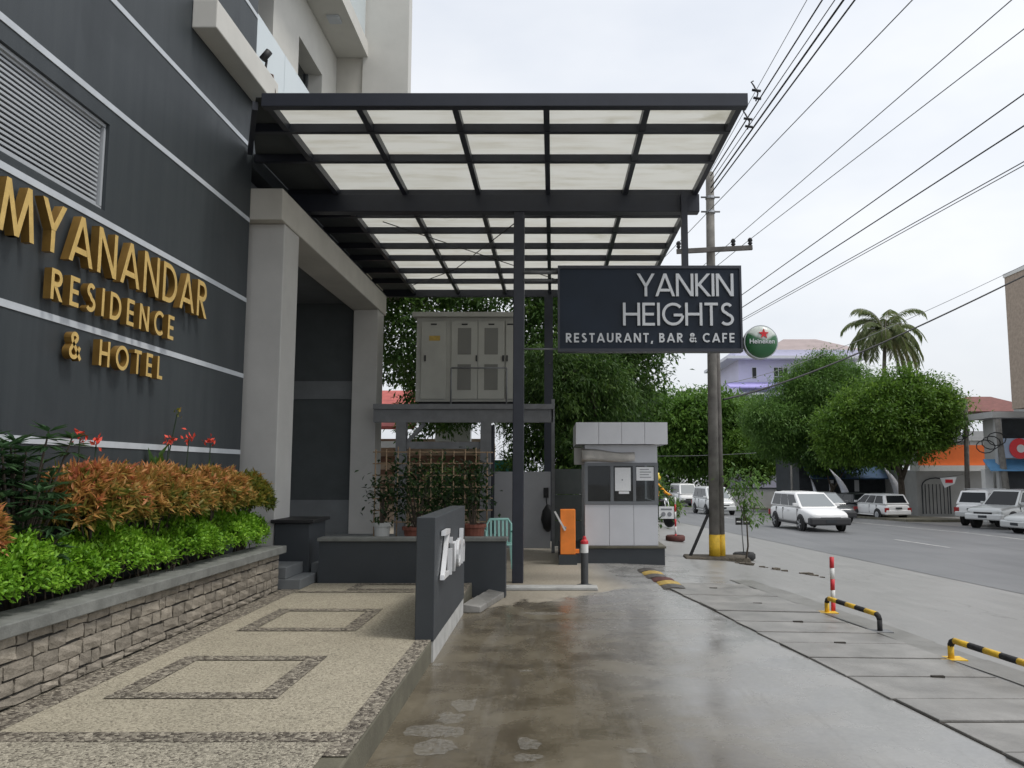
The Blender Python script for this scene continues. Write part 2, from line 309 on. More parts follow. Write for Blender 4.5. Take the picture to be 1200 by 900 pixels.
# ------------------------------------------------------------------ mesh helpers
ORG = {}
class MB:
    def __init__(s): s.v = []; s.f = []
    def face(s, pts):
        n = len(s.v); s.v += [tuple(p) for p in pts]; s.f.append(tuple(range(n, n + len(pts)))); return s
    def hexa(s, p):                                             # 8 corners: bottom loop, top loop
        n = len(s.v); s.v += [tuple(q) for q in p]
        for f in ((3, 2, 1, 0), (4, 5, 6, 7), (0, 1, 5, 4), (1, 2, 6, 5), (2, 3, 7, 6), (3, 0, 4, 7)): s.f.append(tuple(n + i for i in f))
        return s
    def box(s, x0, x1, y0, y1, z0, z1):
        return s.hexa([(x0, y0, z0), (x1, y0, z0), (x1, y1, z0), (x0, y1, z0), (x0, y0, z1), (x1, y0, z1), (x1, y1, z1), (x0, y1, z1)])
    def bar(s, a, b, w, h=None, up=(0, 0, 1)):                  # box beam between two points
        a = Vector(a); b = Vector(b); h = h or w; d = (b - a).normalized(); u = Vector(up)
        if abs(d.dot(u)) > .98: u = Vector((0, 1, 0))
        r = d.cross(u).normalized() * w / 2; u = r.cross(d).normalized() * h / 2
        return s.hexa([a - r - u, a + r - u, b + r - u, b - r - u, a - r + u, a + r + u, b + r + u, b - r + u])
    def tube(s, pts, r, n=8, caps=True):
        pts = [Vector(p) for p in pts]; rs = r if isinstance(r, (list, tuple)) else [r] * len(pts); base = len(s.v)
        pu = None
        for i, p in enumerate(pts):
            d = (pts[min(i + 1, len(pts) - 1)] - pts[max(i - 1, 0)]).normalized()
            u = pu if pu is not None else (Vector((0, 0, 1)) if abs(d.z) < .9 else Vector((1, 0, 0)))
            x = d.cross(u).normalized(); u = x.cross(d).normalized(); pu = u
            for k in range(n):
                a = 2 * math.pi * k / n; s.v.append(tuple(p + (x * math.cos(a) + u * math.sin(a)) * rs[i]))
        for i in range(len(pts) - 1):
            for k in range(n):
                a = base + i * n + k; c = base + i * n + (k + 1) % n; s.f.append((a, c, c + n, a + n))
        if caps:
            s.f.append(tuple(base + k for k in range(n))[::-1]); s.f.append(tuple(base + (len(pts) - 1) * n + k for k in range(n)))
        return s
    def prism(s, poly, fn, d0, d1):                             # fn(u, v, depth) -> point
        n = len(poly); b = len(s.v)
        s.v += [tuple(fn(u, v, d0)) for u, v in poly] + [tuple(fn(u, v, d1)) for u, v in poly]
        s.f.append(tuple(b + i for i in range(n))[::-1]); s.f.append(tuple(b + n + i for i in range(n)))
        for i in range(n): j = (i + 1) % n; s.f.append((b + i, b + j, b + n + j, b + n + i))
        return s
    def lathe(s, prof, n=16, c=(0, 0, 0), axis='Z'):
        b = len(s.v)
        for r, z in prof:
            for k in range(n):
                a = 2 * math.pi * k / n; p = (r * math.cos(a), r * math.sin(a), z)
                if axis == 'Y': p = (p[0], p[2], p[1])
                if axis == 'X': p = (p[2], p[0], p[1])
                s.v.append((p[0] + c[0], p[1] + c[1], p[2] + c[2]))
        for i in range(len(prof) - 1):
            for k in range(n):
                a = b + i * n + k; e = b + i * n + (k + 1) % n; s.f.append((a, e, e + n, a + n))
        s.f.append(tuple(b + k for k in range(n))[::-1]); s.f.append(tuple(b + (len(prof) - 1) * n + k for k in range(n)))
        return s
    def build(s, name, m, parent=None, bevel=0, smooth=False, sub=0, recalc=True):
        o0 = ORG.get(parent.name, (0, 0, 0)) if parent else (0, 0, 0)
        me = bpy.data.meshes.new(name); me.from_pydata([(x - o0[0], y - o0[1], z - o0[2]) for x, y, z in s.v], [], s.f)
        if recalc:
            bm = bmesh.new(); bm.from_mesh(me); bmesh.ops.recalc_face_normals(bm, faces=bm.faces); bm.to_mesh(me); bm.free()
        return link(name, me, m, parent, bevel, smooth, sub)
def link(name, me, m, parent=None, bevel=0, smooth=False, sub=0):
    if m and not me.materials: me.materials.append(M[m] if isinstance(m, str) else m)
    o = bpy.data.objects.new(name, me); COL.objects.link(o)
    if parent: o.parent = parent; ORG[o.name] = ORG.get(parent.name, (0, 0, 0))
    if smooth: me.polygons.foreach_set('use_smooth', [True] * len(me.polygons))
    if bevel:
        bv = o.modifiers.new('bevel', 'BEVEL'); bv.width = bevel; bv.segments = 2; bv.limit_method = 'ANGLE'; bv.angle_limit = R(40)
    if sub:
        sb = o.modifiers.new('sub', 'SUBSURF'); sb.levels = sub; sb.render_levels = sub
    return o
def tag(o, label, cat, group=None):
    o['label'] = label; o['category'] = cat
    if group: o['group'] = group
    return o
def struct(o, kind='structure'): o['kind'] = kind; return o
def thing(name, label, cat, loc=(0, 0, 0), rz=0, group=None, local=False):
    o = bpy.data.objects.new(name, None); COL.objects.link(o); o.location = loc; o.rotation_euler = (0, 0, rz); o.empty_display_size = .2
    ORG[o.name] = (0, 0, 0) if local else loc
    return tag(o, label, cat, group)
def B(name, m, parent, *a, bevel=0, **k): return MB().box(*a).build(name, m, parent, bevel, **k)
def T(name, m, parent, pts, r, n=8, smooth=True): return MB().tube(pts, r, n).build(name, m, parent, smooth=smooth)

# ------------------------------------------------------------------ ground
TH = R(8.5); CT, ST = math.cos(TH), math.sin(TH)
def st2xy(s, t): return (s * CT - t * ST, s * ST + t * CT)
def xy2st(x, y): return (x * CT + y * ST, -x * ST + y * CT)
SB = [-260, 3.2, 4.6, 5.5, 10, 14, 20, 23, 27, 60, 300]; ZB = [0, 0, -.06, -.10, -.50, -.72, -.85, -.95, -1.05, -1.2, -1.4]
def G(x, y):
    s, t = xy2st(x, y); k = min(1, max(0, (s - 6) / 8)); k = k * k * (3 - 2 * k)
    return float(np.interp(s, SB, ZB)) - .015 * min(60, max(0, t - 30)) * k
def sheet(name, m, ss, ts, dz):
    mb = MB(); n = len(ts)
    for s in ss:
        for t in ts: x, y = st2xy(s, t); mb.v.append((x, y, G(x, y) + dz))
    for i in range(len(ss) - 1):
        for j in range(n - 1): a = i * n + j; mb.f.append((a, a + n, a + n + 1, a + 1))
    return struct(mb.build(name, m, smooth=True, recalc=False))
TS = [-60, -20, 0, 5, 10, 15, 20, 25, 30, 32, 36, 40, 46, 52, 60, 70, 80, 90, 110, 140, 200, 300, 500]
SS = sorted(set(SB + [-100, -40, -10, 0, 6, 7, 8, 9, 11, 12, 13, 16, 18, 25, 32, 40, 100, 180]))
for o in [sheet('ground', 'wet_concrete', SS, TS, 0)]: o.data.flip_normals() if o.data.polygons[0].normal.z < 0 else None
sheet('road', 'asphalt', [10.0, 11, 12, 13, 14, 16, 18, 20, 23, 25.2], [-40, -20, 0, 5, 10, 15, 20, 25, 30, 32, 36, 40, 46, 52, 60, 70, 80, 90, 110, 140, 200, 300], .006)
sheet('lane_line', 'road_paint', [21.0, 21.16], list(range(-10, 31, 5)) + [32, 36, 40, 46, 52, 60, 70, 80, 90, 110], .011)
for k in range(9):
    t0 = 14 + 9 * k
    sheet('lane_dash', 'road_paint', [15.6, 15.72], [t0, t0 + 1.5, t0 + 3], .011)
# far pavement with kerb
mb = MB()
ts = [41, 48, 54, 60, 70, 80, 90, 110]
for i in range(len(ts) - 1):
    c = []
    for dz in (-.2, .13):
        for s, t in ((25.4, ts[i]), (29.5, ts[i]), (29.5, ts[i + 1]), (25.4, ts[i + 1])): x, y = st2xy(s, t); c.append((x, y, G(x, y) + dz))
    mb.hexa(c)
struct(mb.build('far_pavement', 'concrete_kerb'))

# drain covered by concrete slabs along the drive
dr = struct(bpy.data.objects.new('drain', None)); COL.objects.link(dr)
t = 3.2; k = 0
while t < 13.6:
    ln = random.uniform(.52, .66); s0, s1 = 3.22, 4.5; g = .021
    c = []
    for dz in (-.05, .017 + random.uniform(-.006, .007)):
        for s, tt in ((s0, t + g), (s1, t + g), (s1, t + ln - g), (s0, t + ln - g)): x, y = st2xy(s + random.uniform(-.02, .02), tt + random.uniform(-.007, .007)); c.append((x, y, G(x, y) + dz))
    if t < 11.2: MB().hexa(c).build('slab', 'slab', dr, bevel=.006)
    if t < 11.2 and k % 2 == 0:
        x, y = st2xy(3.9 + random.uniform(-.1, .1), t + ln - g)
        MB().box(x - .05, x + .05, y - .018, y + .018, G(x, y) - .02, G(x, y) + .027).build('lifting_slot', 'seam_black', dr)
    t += ln; k += 1
c = []
for dz in (-.05, .006):
    for s, tt in ((3.222, 3.0), (4.50, 3.0), (4.50, 11.25), (3.222, 11.25)): x, y = st2xy(s, tt); c.append((x, y, G(x, y) + dz - .001))
MB().hexa(c).build('slab_bed', 'seam_black', dr)
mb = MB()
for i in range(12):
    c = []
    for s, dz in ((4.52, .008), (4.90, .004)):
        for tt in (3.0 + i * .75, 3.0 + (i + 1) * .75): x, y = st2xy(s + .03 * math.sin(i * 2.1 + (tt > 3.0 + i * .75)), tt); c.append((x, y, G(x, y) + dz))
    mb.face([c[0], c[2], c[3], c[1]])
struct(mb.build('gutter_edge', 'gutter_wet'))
# worn paint left on the drive
wp = struct(bpy.data.objects.new('worn_paint', None)); COL.objects.link(wp)
for x, y, a, b_ in ((-.60, 5.75, .10, .16), (-.66, 5.45, .10, .13), (-.78, 5.2, .20, .14), (-.60, 5.18, .07, .12), (-.68, 4.88, .13, .16), (-.14, 4.95, .08, .12), (-.15, 4.72, .09, .07), (.48, 4.85, .07, .05), (-.22, 6.7, .06, .03), (-.12, 9.3, .26, .10), (-.95, 6.9, .05, .05)):
    n = 14; pts = []
    for i in range(n):
        an = 2 * math.pi * i / n; sq = 1 / max(abs(math.cos(an)), abs(math.sin(an))) ** .7; q = random.uniform(.62, 1.1) * sq
        pts.append((x + a * q * math.cos(an), y + b_ * q * math.sin(an)))
    MB().face([(px, py, .004) for px, py in pts]).build('paint_patch', 'worn_patch', wp)

# ------------------------------------------------------------------ raised walkway
walk = struct(B('walkway', 'concrete_kerb', None, -3.3, -1.02, -4, 10.44, -.1, .18, bevel=.012))
def flat(name, m, x0, x1, y0, y1, z, parent=walk): return MB().face([(x0, y0, z), (x1, y0, z), (x1, y1, z), (x0, y1, z)]).build(name, m, parent)
flat('paving', 'walk_aggregate', -3.02, -1.15, 4.58, 10.43, .184)
flat('paving', 'walk_coarse', -3.02, -1.15, -3.9, 4.42, .184)
flat('pebble_band', 'pebble', -3.02, -1.15, 4.42, 4.58, .186)
flat('pebble_band', 'pebble', -3.24, -3.02, 4.45, 10.43, .186)
flat('pebble_band', 'walk_coarse', -3.24, -3.02, -3.9, 4.45, .1865)
flat('pebble_band', 'pebble', -1.15, -1.022, 4.2, 10.43, .187)
flat('pebble_band', 'pebble', -3.0, -1.15, 9.62, 9.72, .188)
def frame(x0, x1, y0, y1, w):
    mb = MB(); z = .190
    for a, b_, c, d_ in ((x0, x1, y0, y0 + w), (x0, x1, y1 - w, y1), (x0, x0 + w, y0 + w, y1 - w), (x1 - w, x1, y0 + w, y1 - w)): mb.face([(a, c, z), (b_, c, z), (b_, d_, z), (a, d_, z)])
    mb.build('pebble_frame', 'pebble', walk)
frame(-2.80, -1.72, 5.22, 6.38, .14); frame(-2.80, -1.74, 7.35, 8.5, .14); frame(-2.45, -1.5, 9.8, 10.38, .12)
mb = MB()
for i in range(4):
    y0 = 9.35 + i * .3; x0 = -1.018 + i * .055
    mb.hexa([(x0, y0, 0), (x0 + .2, y0, 0), (x0 + .255, y0 + .292, 0), (x0 + .055, y0 + .292, 0), (x0, y0, .10), (x0 + .2, y0, .07), (x0 + .255, y0 + .292, .07), (x0 + .055, y0 + .292, .11)])
struct(mb.build('gutter_kerb', 'slab', bevel=.01))
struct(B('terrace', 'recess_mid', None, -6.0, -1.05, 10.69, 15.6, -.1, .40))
struct(B('threshold', 'concrete_pale', None, -.66, .60, 11.05, 11.3, 0, .045, bevel=.012))

# ------------------------------------------------------------------ hotel building
ht = thing('hotel_building', 'charcoal hotel facade with pale stripes, grey columns and balconies above the planter', 'building', (-4.4, 6, 0))
XF = -4.0
mb = MB(); z0, z1, y0, y1 = 3.90, 4.70, 3.2, 7.03
mb.box(-4.6, XF, -6, 10.4, -.1, z0).box(-4.6, XF, -6, 10.4, z1, 13).box(-4.6, XF, -6, y0, z0, z1).box(-4.6, XF, y1, 10.4, z0, z1)
mb.build('facade_wall', 'charcoal', ht)
for z in (1.83, 2.81, 3.80, 4.87, 5.85, 7.70): B('stripe', 'stripe', ht, XF + .001, XF + .008, -6, 10.39, z - .028, z + .028)
lv = B('louvre_window', 'black', ht, -4.35, -4.14, y0 + .004, y1 - .004, z0 + .004, z1 - .004)
for a in ((y0, y1, z0, z0 + .035), (y0, y1, z1 - .035, z1), (y0, y0 + .04, z0 + .036, z1 - .036), (y1 - .04, y1, z0 + .036, z1 - .036)): B('frame', 'louvre', lv, -4.13, -4.03, a[0] + .005, a[1] - .005, a[2] + .003, a[3] - .003)
n = 18; sm = None
for i in range(n):
    z = z0 + .055 + (z1 - z0 - .1) * i / (n - 1)
    if sm is None:
        sm = MB().box(.02, .032, y0 + .05, y1 - .05, -.010, .010).box(-.01, .02, y0 + .05, y1 - .05, .004, .010)
        me = bpy.data.meshes.new('slat'); me.from_pydata(sm.v, [], sm.f)
    s = link('slat', me, 'louvre', lv); s.location = (-4.085 + 4.4, -6, z)
B('ledge', 'cream', ht, XF + .002, -3.72, 8.5, 10.5, 6.47, 6.80, bevel=.012)
B('column', 'column_grey', ht, -4.14, -3.6, 10.60, 11.22, 0, 4.89, bevel=.012)
B('column', 'column_grey', ht, -4.1, -3.6, 16.44, 17.02, 0, 4.89, bevel=.012)
B('beam', 'beige', ht, -4.145, -3.58, 10.42, 17.15, 4.894, 5.32, bevel=.012)
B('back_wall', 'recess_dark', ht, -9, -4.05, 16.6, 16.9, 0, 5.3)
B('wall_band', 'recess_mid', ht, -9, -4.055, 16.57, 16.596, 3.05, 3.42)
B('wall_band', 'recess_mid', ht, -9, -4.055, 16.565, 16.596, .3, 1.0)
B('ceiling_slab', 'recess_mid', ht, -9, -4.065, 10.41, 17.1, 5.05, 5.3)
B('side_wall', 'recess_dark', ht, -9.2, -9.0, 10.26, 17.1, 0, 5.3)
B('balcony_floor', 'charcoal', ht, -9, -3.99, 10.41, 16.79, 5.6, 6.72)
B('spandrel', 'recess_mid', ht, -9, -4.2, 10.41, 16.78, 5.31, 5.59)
for i, (a, c) in enumerate(((10.42, 11.55), (11.56, 12.95), (12.96, 14.4), (14.41, 16.7))): B('glass_panel', 'frost_glass', ht, -4.03, -4.01, a, c, 6.72, 7.78)
mb = MB()
mb.box(-5.1, -4.7, 12.9, 14.25, 6.72, 10.5).box(-5.1, -4.7, 15.75, 16.79, 6.72, 10.5).box(-5.1, -4.7, 14.25, 15.75, 9.6, 10.5).box(-5.1, -4.7, 10.26, 12.9, 9.9, 10.5)
mb.build('upper_wall', 'cream', ht)
for a, c, h in ((14.25, 15.75, 9.6), (10.3, 12.9, 9.9)):
    wd = B('window', 'dark_glass', ht, -5.06, -5.02, a + .01, c - .01, 6.74, h - .01)
    for yy in (a + .03, (a + c) / 2, c - .07): B('window_bar', 'alu_grey', wd, -5.015, -4.97, yy, yy + .05, 6.74, h - .012)
B('balcony_slab', 'cream', ht, -6, -4.02, 10.41, 16.79, 10.52, 10.85)
cl = MB().box(-4.46, -4.22, 15.1, 15.36, 10.47, 10.518).build('ceiling_lamp', 'stripe', ht)
B('end_wall', 'beige', ht, -7, -4.13, 16.8, 22, 6.2, 15)
MB().hexa([(-4.128, 16.75, 6.2), (-3.14, 16.75, 6.2), (-4.127, 22.5, 6.2), (-4.128, 22.5, 6.2), (-4.128, 16.75, 15), (-3.14, 16.75, 15), (-4.127, 22.5, 15), (-4.128, 22.5, 15)]).build('tower_wall', 'cream', ht)
B('upper_wall', 'cream', ht, -6.2, -4.9, 10.41, 16.78, 10.86, 14)
B('glass_panel', 'frost_glass', ht, -4.1, -4.08, 10.3, 16.7, 10.86, 11.9)
# little lamp on the ledge
lp = thing('ledge_spotlight', 'small black spotlight sitting on the end of the cream ledge', 'lamp', (-3.82, 10.25, 6.83))
T('stem', 'black', lp, [(-3.82, 10.25, 6.83), (-3.8, 10.25, 7.02)], .016, 6)
T('head', 'black', lp, [(-3.84, 10.2, 7.0), (-3.76, 10.22, 7.12)], .05, 8)
T('cable', 'brown', lp, [(-3.82, 10.25, 6.85), (-3.75, 10.35, 6.86), (-3.72, 10.39, 6.6)], .012, 5)

# dark pedestal, steps and the low wall
pd = thing('pedestal', 'charcoal pedestal with dark stone top at the foot of the grey column', 'pedestal', (-3.3, 10.5, .18))
B('body', 'charcoal_side', pd, -3.59, -3.13, 10.58, 11.3, .18, .92, bevel=.01); B('top', 'black', pd, -3.63, -3.08, 10.54, 11.35, .922, .965, bevel=.006)
stp = thing('entrance_steps', 'dark grey steps between the stone planter and the pedestal', 'steps', (-3.2, 9.9, .18))
B('step', 'recess_mid', stp, -3.6, -3.02, 9.88, 10.57, .18, .30, bevel=.008); B('step', 'recess_mid', stp, -3.6, -3.2, 9.9, 10.57, .302, .44, bevel=.008)
lw = thing('low_wall', 'low charcoal wall with grey coping across the end of the walkway', 'wall', (-1.8, 10.5, .18))
B('body', 'charcoal_side', lw, -2.97, -.60, 10.45, 10.67, 0, .70); B('coping', 'cap_stone', lw, -2.99, -.58, 10.42, 10.70, .702, .745, bevel=.006)

# ------------------------------------------------------------------ stroke lettering
def arc(cx, cy, rx, ry, a0, a1, n=12): return [(cx + rx * math.cos(R(a0 + (a1 - a0) * i / n)), cy + ry * math.sin(R(a0 + (a1 - a0) * i / n))) for i in range(n + 1)]
def glyph(ch, t):
    h = t / 2
    if ch == 'A': return .80, [[(h * .6, 0), (.40, 1)], [(.80 - h * .6, 0), (.40, 1)], [(.19, .27), (.61, .27)]]
    if ch == 'B': return .60, [[(h, 0), (h, 1)], [(t, 1 - h), (.30, 1 - h)] + arc(.30, .755, .25 - h, .245 - h, 90, -90)[1:] + [(t, .51 + 0)], [(t, .5), (.30, .5)] + arc(.30, .25 + h / 2, .30 - h, .25 - h / 2, 90, -90)[1:] + [(t, h)]]
    if ch == 'C': return .78, [arc(.46, .5, .46 - h, .5 - h, 48, 312, 20)]
    if ch == 'D': return .76, [[(h, 0), (h, 1)], [(t, 1 - h), (.28, 1 - h)] + arc(.28, .5, .48 - h, .5 - h, 90, -90, 16)[1:] + [(t, h)]]
    if ch == 'E': return .54, [[(h, 0), (h, 1)], [(t, 1 - h), (.54, 1 - h)], [(t, .5), (.50, .5)], [(t, h), (.54, h)]]
    if ch == 'F': return .52, [[(h, 0), (h, 1)], [(t, 1 - h), (.52, 1 - h)], [(t, .48), (.46, .48)]]
    if ch == 'G': return .90, [arc(.48, .5, .48 - h, .5 - h, 42, 352, 24), [(.50, .46), (.94 - h, .46)]]
    if ch == 'H': return .74, [[(h, 0), (h, 1)], [(.74 - h, 0), (.74 - h, 1)], [(t, .5), (.74 - t, .5)]]
    if ch == 'I': return t, [[(h, 0), (h, 1)]]
    if ch == 'K': return .64, [[(h, 0), (h, 1)], [(t * .9, .45), (.60 - h * .3, 1)], [(t * 1.3, .56), (.64 - h * .6, 0)]]
    if ch == 'L': return .48, [[(h, 0), (h, 1)], [(t, h), (.48, h)]]
    if ch == 'M': return 1.0, [[(.06, 0), (.20, 1)], [(.20, 1), (.50, 0)], [(.80, 1), (.50, 0)], [(.94, 0), (.80, 1)]]
    if ch == 'N': return .76, [[(h, 0), (h, 1)], [(h * 1.1, 1), (.76 - h * 1.1, 0)], [(.76 - h, 0), (.76 - h, 1)]]
    if ch == 'O': return .98, [arc(.49, .5, .49 - h, .5 - h, 0, 360, 28)]
    if ch == 'R': return .62, [[(h, 0), (h, 1)], [(t, 1 - h), (.32, 1 - h)] + arc(.32, .72, .27 - h, .28 - h, 90, -90)[1:] + [(t, .44 + h)], [(.26, .44), (.60 - h * .5, 0)]]
    if ch == 'S': return .58, [arc(.29, .745, .26 - h, .255 - h, 35, 270, 14)[:-1] + arc(.29, .255 + h * .0, .29 - h, .255, 90, -150, 16) if False else arc(.29, .75, .25 - h, .25 - h, 30, 255, 14) + arc(.28, .27, .30 - h, .27 - h, 75, -145, 16)]
    if ch == 'T': return .58, [[(0, 1 - h), (.58, 1 - h)], [(.29, 0), (.29, 1 - t)]]
    if ch == 'U': return .70, [[(h, 1), (h, .34)] + arc(.35, .34, .35 - h, .34 - h, 180, 360, 14)[1:] + [(.70 - h, 1)]]
    if ch == 'Y': return .72, [[(h * .7, 1), (.36, .44)], [(.72 - h * .7, 1), (.36, .44)], [(.36, 0), (.36, .5)]]
    if ch == 'Z': return .80, [[(0, 1 - h), (.80, 1 - h)], [(.72, 1 - t * .5), (.10, t * .5)], [(0, h), (.86, h)]]
    if ch == '&': return .76, [[(.74, .02), (.22, .66)] + arc(.34, .80, .16, .18 - h * .6, 205, -60, 12) + [(.20, .46)] + arc(.31, .27, .29 - h, .27 - h, 130, 330, 14) + [(.68, .48)]]
    if ch == ',': return t, [[(h * 1.4, .16), (h * .4, -.16)]]
    if ch == 'i': return t, [[(h, 0), (h, .66)], [(h, .80), (h, .95)]]
    if ch == 'v': return .52, [[(h * .6, .68), (.26, 0)], [(.52 - h * .6, .68), (.26, 0)]]
    if ch == 'a': return .56, [arc(.29, .33, .28 - h, .33 - h, 0, 360, 18), [(.56 - h, 0), (.56 - h, .68)]]
    if ch == 'h': return .54, [[(h, 0), (h, 1)], [(t * .8, .44)] + arc(.29, .42, .25 - h, .24 - h, 150, 0, 10) + [(.54 - h, 0)]]
    return .35, []
def ribbon(pts, t):
    P = [Vector((x, y)) for x, y in pts]; n = len(P); closed = (P[0] - P[-1]).length < 1e-5 and n > 3
    if closed: P = P[:-1]; n -= 1
    Ls, Rs = [], []
    for i in range(n):
        if closed or 0 < i < n - 1:
            a = (P[i] - P[i - 1]).normalized(); b_ = (P[(i + 1) % n] - P[i]).normalized(); d_ = (a + b_).normalized() if (a + b_).length > 1e-4 else a
            nn = Vector((-d_.y, d_.x)); k = 1 / max(.5, nn.dot(Vector((-a.y, a.x))))
            off = nn * t / 2 * k
        else:
            a = (P[1] - P[0]).normalized() if i == 0 else (P[-1] - P[-2]).normalized()
            off = Vector((-a.y, a.x)) * t / 2
            if n == 2 and abs(a.y) > .5: off = Vector((-math.copysign(1, a.y), 0)) * t / 2 / abs(a.y)
        Ls.append(P[i] + off); Rs.append(P[i] - off)
    return Ls, Rs, closed
def letter_mesh(ch, size, t, fn, depth):
    wd, st = glyph(ch, t); mb = MB()
    for k, pts in enumerate(st):
        Ls, Rs, closed = ribbon(pts, t); n = len(Ls); d1 = depth - k * .0012; base = len(mb.v)
        for P in (Ls, Rs):
            for p in P: mb.v.append(tuple(fn(p.x * size, p.y * size, 0)))
        for P in (Ls, Rs):
            for p in P: mb.v.append(tuple(fn(p.x * size, p.y * size, d1)))
        l0, r0, l1, r1 = base, base + n, base + 2 * n, base + 3 * n
        for i in range(n if closed else n - 1):
            j = (i + 1) % n
            mb.f += [(l1 + i, r1 + i, r1 + j, l1 + j), (l0 + j, r0 + j, r0 + i, l0 + i), (l0 + i, l1 + i, l1 + j, l0 + j), (r0 + j, r1 + j, r1 + i, r0 + i)]
        if not closed: mb.f += [(l0, r0, r1, l1), (l0 + n - 1, l1 + n - 1, r1 + n - 1, r0 + n - 1)]
    return mb
def lettering(text, size, t, total, mapper, depth, m, parent, space=.34, bevel=0):
    ws = [glyph(c, t)[0] * size if c != ' ' else space * size for c in text]; gap = (total - sum(ws)) / (len(text) - 1); x = 0
    for c, wd in zip(text, ws):
        if c != ' ':
            x0 = x; o = letter_mesh(c, size, t, lambda u, v, d_: mapper(x0 + u, v, d_), depth).build('letter', m, parent, bevel)
            if m == 'gold':                                     # shading of the letter sides put into the colour as a darker gold
                o.data.materials.append(M['gold_shaded'])
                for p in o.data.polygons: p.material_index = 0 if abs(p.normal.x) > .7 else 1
        x += wd + gap
gs = thing('hotel_name_sign', 'gold raised capitals MYANANDAR on the charcoal facade', 'sign', (-3.9, 7.1, 3.3))
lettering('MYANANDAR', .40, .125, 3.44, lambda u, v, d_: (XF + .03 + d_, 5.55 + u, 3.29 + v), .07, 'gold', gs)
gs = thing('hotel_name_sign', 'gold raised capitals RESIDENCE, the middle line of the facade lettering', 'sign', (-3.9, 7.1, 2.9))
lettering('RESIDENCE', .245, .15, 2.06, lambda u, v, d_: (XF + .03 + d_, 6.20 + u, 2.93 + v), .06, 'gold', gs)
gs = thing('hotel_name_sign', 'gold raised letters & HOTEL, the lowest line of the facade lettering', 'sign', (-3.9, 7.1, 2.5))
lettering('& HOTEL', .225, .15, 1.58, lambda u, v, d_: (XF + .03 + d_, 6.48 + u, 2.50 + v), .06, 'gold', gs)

# ------------------------------------------------------------------ planter of stones
pl = thing('stone_planter', 'long grey stone planter with flat coping below the charcoal facade', 'planter', (-3.4, 6, .18))
B('core', 'mortar', pl, -3.45, -3.272, 2.0, 9.78, .18, .615)
B('coping', 'cap_stone', pl, -3.52, -3.185, 1.8, 9.85, .62, .705, bevel=.008)
B('soil', 'soil', pl, -3.98, -3.46, 1.8, 9.76, .18, .62)
vars_ = []
for k in range(7):
    bm = bmesh.new(); bmesh.ops.create_cube(bm, size=1); bmesh.ops.subdivide_edges(bm, edges=bm.edges[:], cuts=1, use_grid_fill=True)
    for v in bm.verts:
        e = sum(abs(c) > .4 for c in v.co)
        if v.co.x > .4: v.co.x += random.uniform(-.07, .08) - (.16 if e >= 2 else 0)
        v.co.y += random.uniform(-.035, .035); v.co.z += random.uniform(-.06, .06)
    me = bpy.data.meshes.new('stone'); bm.to_mesh(me); bm.free(); vars_.append(me)
rows = [(.188, .058), (.252, .092), (.350, .096), (.452, .090), (.547, .066)]
for ri, (z, h) in enumerate(rows):
    y = 3.3 + random.uniform(0, .2)
    while y < 9.72:
        ln = random.choice([random.uniform(.10, .17), random.uniform(.18, .30), random.uniform(.18, .30)])
        ln = min(ln, 9.78 - y)
        if ln < .06: break
        zz = z + random.uniform(-.006, .006)
        s = link('stone', random.choice(vars_), 'stone', pl); s.location = (-3.268 + 3.4, y + ln / 2 - 6, zz + h / 2 - .18); s.scale = (.055 + random.uniform(-.006, .014), ln - .012, h - random.uniform(.004, .012))
        s.rotation_euler = (random.uniform(-.02, .02), 0, random.uniform(-.02, .02)); y += ln

# ------------------------------------------------------------------ foliage
def leaves(name, P, D, U, ln, wd, m, parent, tint, kind=None):
    """P base points, D direction along the leaf, U leaf normal hint; one folded diamond per leaf"""
    n = len(P); o0 = np.array(ORG.get(parent.name, (0, 0, 0))) if parent else np.zeros(3)
    D = D / np.linalg.norm(D, axis=1, keepdims=True); S = np.cross(D, U); S /= np.linalg.norm(S, axis=1, keepdims=True) + 1e-9; Nn = np.cross(S, D)
    ln = np.broadcast_to(ln, n)[:, None]; wd = np.broadcast_to(wd, n)[:, None]; P = P - o0
    mid = P + D * ln * .45
    V = np.stack([P, mid - S * wd / 2 + Nn * wd * .12, P + D * ln - Nn * ln * .08, mid + S * wd / 2 + Nn * wd * .12], 1).reshape(-1, 3)
    i = np.arange(n) * 4; F = np.stack([np.stack([i, i + 1, i + 2], 1), np.stack([i, i + 2, i + 3], 1)], 1).reshape(-1)
    me = bpy.data.meshes.new(name); me.vertices.add(4 * n); me.vertices.foreach_set('co', V.ravel().astype(np.float32))
    me.loops.add(6 * n); me.loops.foreach_set('vertex_index', F.astype(np.int32)); me.polygons.add(2 * n)
    me.polygons.foreach_set('loop_start', np.arange(2 * n, dtype=np.int32) * 3); me.polygons.foreach_set('loop_total', np.full(2 * n, 3, dtype=np.int32)); me.update(calc_edges=True)
    at = me.attributes.new('tint', 'FLOAT', 'POINT'); at.data.foreach_set('value', np.repeat(np.clip(tint, 0, 1), 4).astype(np.float32))
    return link(name, me, m, parent)
def rdir(n):
    v = rng.normal(size=(n, 3)); return v / np.linalg.norm(v, axis=1, keepdims=True)
